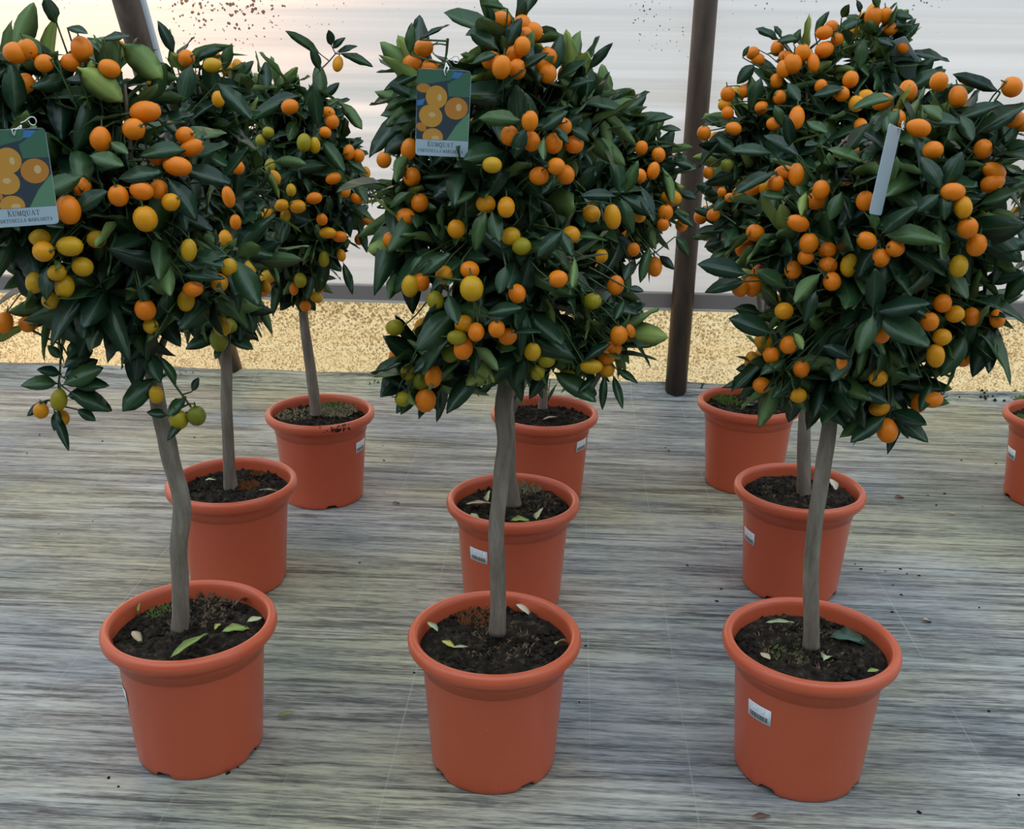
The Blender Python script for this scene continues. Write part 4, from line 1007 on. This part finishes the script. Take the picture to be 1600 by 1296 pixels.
fallen(690, 1002, 712, 1008, 9, 'yellow', 'yellow-tipped sprout scrap ' + S_, var=1)
fallen(708, 1012, 732, 1010, 7, 'pale', 'thin grey-green leaf strip beside a sprout ' + S_, var=0)
fallen(868, 1008, 879, 990, 12, 'tan', 'upright tan dry leaf by the right rim ' + S_, var=3, roll=.6)
fallen(858, 956, 873, 944, 12, 'brown', 'brown curled leaf hanging over the far rim ' + S_, var=3)
fallen(1196, 973, 1242, 977, 12, 'pale', 'long pale leaf lying left of the trunk ' + L_, var=2)
fallen(1296, 996, 1370, 990, 30, 'dark', 'large glossy dark green leaf ' + L_, var=1)
fallen(1287, 1033, 1299, 1007, 15, 'pale', 'curled grey-white leaf just below the trunk ' + L_, var=3)
fallen(1188, 1020, 1204, 1030, 11, 'tan', 'yellow-tan leaf chip near the left rim ' + L_, var=0)
fallen(1355, 1050, 1374, 1046, 9, 'green', 'small olive leaf scrap near the right rim ' + L_, var=0)
fallen(762, 784, 765, 770, 11, 'pale', 'pale pointed leaf standing upright in the pot behind the straight trunk', var=2, roll=.7)
fallen(727, 788, 768, 790, 13, 'tan', 'long tan curled leaf in the pot behind the straight trunk', var=2)
fallen(735, 803, 750, 808, 9, 'pale', 'small cupped pale leaf in the pot behind the straight trunk', var=3)
fallen(798, 814, 832, 806, 14, 'green', 'dull green leaf by the near rim of the pot behind straight trunk', var=1)
fallen(838, 812, 848, 797, 13, 'pale', 'grey-green leaf tip sticking up in the pot behind the straight trunk', var=2, roll=.5)
fallen(1296, 748, 1312, 758, 15, 'cream', 'curled cream leaf on black soil behind the leaning trunk', var=3, roll=.4)
fallen(376, 716, 396, 720, 8, 'yellow', 'bright yellow-green sprout on soil with the rusty moss', var=1)
fallen(320, 751, 338, 746, 6, 'pale', 'small pale sprout left of the trunk on soil with rusty moss', var=1)
fallen(404, 766, 434, 770, 7, 'pale', 'thin pale curved leaf at the rim of soil with rusty moss', var=2)
fallen(1158, 634, 1180, 632, 9, 'pale', 'silvery leaf on mossy soil near the brown post', var=0)
fallen(848, 656, 872, 650, 7, 'tan', 'small tan scrap on soil of the partly hidden pot', var=0)
fallen(432, 1119, 462, 1115, 9, 'green', 'fresh green leaf strip lying on the grey ground cover', z=0.006, var=2)
fallen(1174, 1277, 1205, 1274, 9, 'brown', 'reddish brown leaf scrap lying on the grey ground cover', z=0.006, var=0)
fallen(1442, 968, 1458, 966, 9, 'tan', 'curled tan leaf scrap lying on the grey ground cover', z=0.008, var=3)
fallen(1398, 777, 1416, 773, 7, 'brown', 'olive-brown dry leaf on ground cover behind the leaning-trunk tree', z=0.006, var=1)
fallen(612, 787, 626, 783, 5, 'dark', 'small dark leaf scrap on ground cover between two rows of pots', z=0.006, var=1)
fallen(1482, 801, 1495, 803, 5, 'tan', 'tiny tan scrap on ground cover near the pot standing apart', z=0.006, var=0)

# ------------------------------------------------------------------ crumbs of soil on the ground cover
def lump_mesh(seed, m, s=1.0):
    r = random.Random(seed); v = []
    for k in range(8):
        a = k * PI / 4; v.append((math.cos(a) * r.uniform(.6, 1.2), math.sin(a) * r.uniform(.4, .9), 0.02))
    for k in range(5):
        a = k * 2 * PI / 5; v.append((math.cos(a) * r.uniform(.3, .6), math.sin(a) * r.uniform(.2, .5), r.uniform(.3, .6)))
    f = [tuple(range(7, -1, -1)), (8, 9, 10, 11, 12)]
    f += [(0, 1, 9, 8), (1, 2, 9), (2, 3, 10, 9), (3, 4, 10), (4, 5, 11, 10), (5, 6, 11), (6, 7, 12, 11), (7, 0, 8, 12)]
    return mesh('soil_crumb', v, f, [m], smooth=False)
CR = [lump_mesh(i, M['soil']) for i in range(4)]
spots = [(185, 1230), (170, 1216), (356, 1209), (372, 1200), (915, 1010), (905, 1098), (1074, 884), (1383, 893), (1407, 890), (1417, 897), (1436, 900), (1395, 915), (1408, 930), (1394, 957), (1530, 950), (1545, 1112), (1592, 1243), (1436, 1270), (1120, 940), (1127, 921), (1336, 882), (1345, 890), (1450, 775), (1463, 790), (1476, 772), (1535, 792), (92, 835), (145, 815), (160, 690), (62, 680), (304, 684), (42, 709), (598, 697), (600, 770), (620, 785), (562, 880), (1040, 700), (1045, 705), (600, 720), (647, 1052), (1556, 725), (1502, 720)]
for i, (x, y) in enumerate(spots):
    p = on_z(x, y, 0.0); s = rnd.uniform(0.0025, 0.0055)
    o = obj('soil_crumb', CR[i % 4], None, p); o.scale = (s, s, s); o.rotation_euler = (0, 0, rnd.uniform(0, 6.28))
    tag(o, 'small dark crumb of soil lying on the grey ground cover', 'soil crumb', 'soil crumbs on the ground cover')

# ------------------------------------------------------------------ moss, straw and weeds
def tuft(name, parent, cx, cy, cz, rad, n, h, m, seed, flatness=0.5):
    r = random.Random(seed); v, f = [], []
    for k in range(n):
        a, q = r.uniform(0, 2 * PI), rad * math.sqrt(r.random()); x, y = cx + q * math.cos(a), cy + q * math.sin(a)
        th = r.uniform(0, 2 * PI); ln = h * r.uniform(.5, 1.3); w = 0.0007 + ln * .06
        dx, dy = math.cos(th), math.sin(th); b = len(v)
        v += [(x - dy * w, y + dx * w, cz), (x + dy * w, y - dx * w, cz), (x + dx * ln * flatness, y + dy * ln * flatness, cz + ln * r.uniform(.3, .9)), (x + dx * ln * flatness * 1.8, y + dy * ln * flatness * 1.8, cz + ln * r.uniform(.1, .6))]
        f += [(b, b + 1, b + 2), (b + 1, b + 3, b + 2)]
    o = obj(name, mesh(name, v, f, [m], smooth=False), parent); o['kind'] = 'stuff'
    return o
m_rust = simple('rust_moss', (0.22, 0.075, 0.02), 0.9); m_straw = simple('straw', (0.30, 0.25, 0.14), 0.8); m_moss = simple('green_moss', (0.13, 0.20, 0.035), 0.85); m_fib = simple('root_fibre', (0.20, 0.13, 0.075), 0.85)
def on_soil(key, x, y):
    p = on_z(x, y, SOIL_Z + 0.004) - TREES[key]['T'].base; return p.x, p.y
for key, x, y, rad, n, h, m, nm in (('ML', 385, 762, .022, 700, .010, m_rust, 'rusty_moss'), ('ML', 400, 742, .014, 200, .008, m_rust, 'rusty_moss'), ('BL', 525, 640, .06, 500, .014, m_straw, 'straw'), ('BL', 455, 650, .05, 300, .010, m_straw, 'straw'), ('BL', 515, 638, .03, 120, .016, m_moss, 'moss'),
                                    ('BR', 1118, 620, .03, 220, .011, m_moss, 'moss'), ('BR', 1140, 630, .03, 200, .010, m_moss, 'moss'), ('RR', 1595, 660, .05, 420, .016, m_moss, 'moss'), ('RR', 1620, 670, .05, 300, .014, m_moss, 'moss'), ('FC', 735, 952, .035, 420, .007, m_rust, 'rusty_moss'), ('FL', 250, 958, .022, 160, .007, m_moss, 'moss'),
                                    ('MC', 825, 768, .022, 80, .018, m_straw, 'straw'), ('FC', 780, 1005, .06, 120, .010, m_fib, 'root_fibres'), ('FR', 1250, 1010, .07, 160, .009, m_fib, 'root_fibres'), ('FL', 320, 945, .06, 140, .012, m_fib, 'root_fibres'), ('MC', 830, 785, .06, 200, .009, m_fib, 'root_fibres'), ('MR', 1240, 770, .07, 90, .008, m_fib, 'root_fibres'), ('FR', 1240, 1020, .04, 160, .006, m_moss, 'moss')):
    cx, cy = on_soil(key, x, y)
    if math.hypot(cx, cy) + rad > 0.118:
        k = max(0.0, (0.118 - rad)) / math.hypot(cx, cy); cx, cy = cx * k, cy * k
    tuft(nm, TREES[key]['T'].root, cx, cy, SOIL_Z + 0.004, rad, n, h, m, hash((key, x)) % 1000 if False else x)
# soil smeared over one rim
T = TREES['BL']['T']; v, f = [], []
r = random.Random(5)
for k in range(60):
    a = math.radians(-62) + r.gauss(0, .10); zz = r.uniform(.224, .238); R_ = 0.1405 if zz < .232 else 0.137
    c = Vector((R_ * math.cos(a), R_ * math.sin(a), zz)); s = r.uniform(.0012, .003); b = len(v)
    for dx, dy, dz in ((1, 0, 0), (-1, 0, 0), (0, 1, 0), (0, -1, 0), (0, 0, 1), (0, 0, -1)): v.append(c + Vector((dx, dy, dz)) * s)
    for x in (0, 1):
        for y in (2, 3):
            for z in (4, 5): f.append((b + x, b + y, b + z))
o = obj('soil_smear', mesh('soil_smear', v, f, [M['soil']], smooth=False), T.root); o['kind'] = 'stuff'
# soil and weeds gathered along the wall foot
v, f = [], []
def clod(c, s):
    b = len(v)
    for dx, dy, dz in ((1, 0, 0), (-1, 0, 0), (0, 1, 0), (0, -1, 0), (0, 0, 1), (0, 0, -1)): v.append(c + Vector((dx, dy, dz)) * s * r.uniform(.6, 1.2))
    for x in (0, 1):
        for y in (2, 3):
            for z in (4, 5): f.append((b + x, b + y, b + z))
for k in range(420):
    cl = r.choice((1105, 1125, 1530, 1545, 560, 600, 440, 660, 1020, 1300, 20, 90)); x = cl + r.gauss(0, 22)
    p = on_z(x, 606 + (x - 800) * 0.0307, 0); hh = max(0, r.gauss(.012, .014)) * (2.0 if cl in (1105, 1530, 1545) and abs(x - cl) < 18 else .8)
    clod(p - WY * r.uniform(0.0, .035) + Vector((0, 0, .012 + hh * .4)), r.uniform(.003, .008))
for k in range(260):
    u = r.uniform(-2.2, 2.2); clod(wall_pt(u, .014, .014 + r.uniform(0, .02)), r.uniform(.002, .005))
o = obj('wall_foot_soil', mesh('wall_foot_soil', v, f, [M['soil']], smooth=False)); o['kind'] = 'stuff'
tag(o, 'dark soil and litter gathered along the foot of the film wall', 'soil')
for i, (x, y, h, n) in enumerate(((1592, 627, .035, 160), (1150, 612, .018, 60), (590, 597, .022, 70), (290, 588, .025, 70), (385, 590, .02, 50))):
    p = on_z(x, y, 0) - WY * 0.03
    o = tuft('weed_tuft', None, 0, 0, 0.012, .05, n, h, m_moss, i); o.location = p
    del o['kind']
    tag(o, ('bushy green weed tuft at the wall foot behind the pot standing apart', 'sparse green weed tuft between the brown post and the mossy pot',
            'sparse green weed tuft at the wall foot beyond the straw-covered pot', 'sparse green weed tuft at the wall foot behind the drooping sprig',
            'sparse green weed tuft beside the foot of the slanting strut')[i], 'weed', 'weeds at the wall foot')
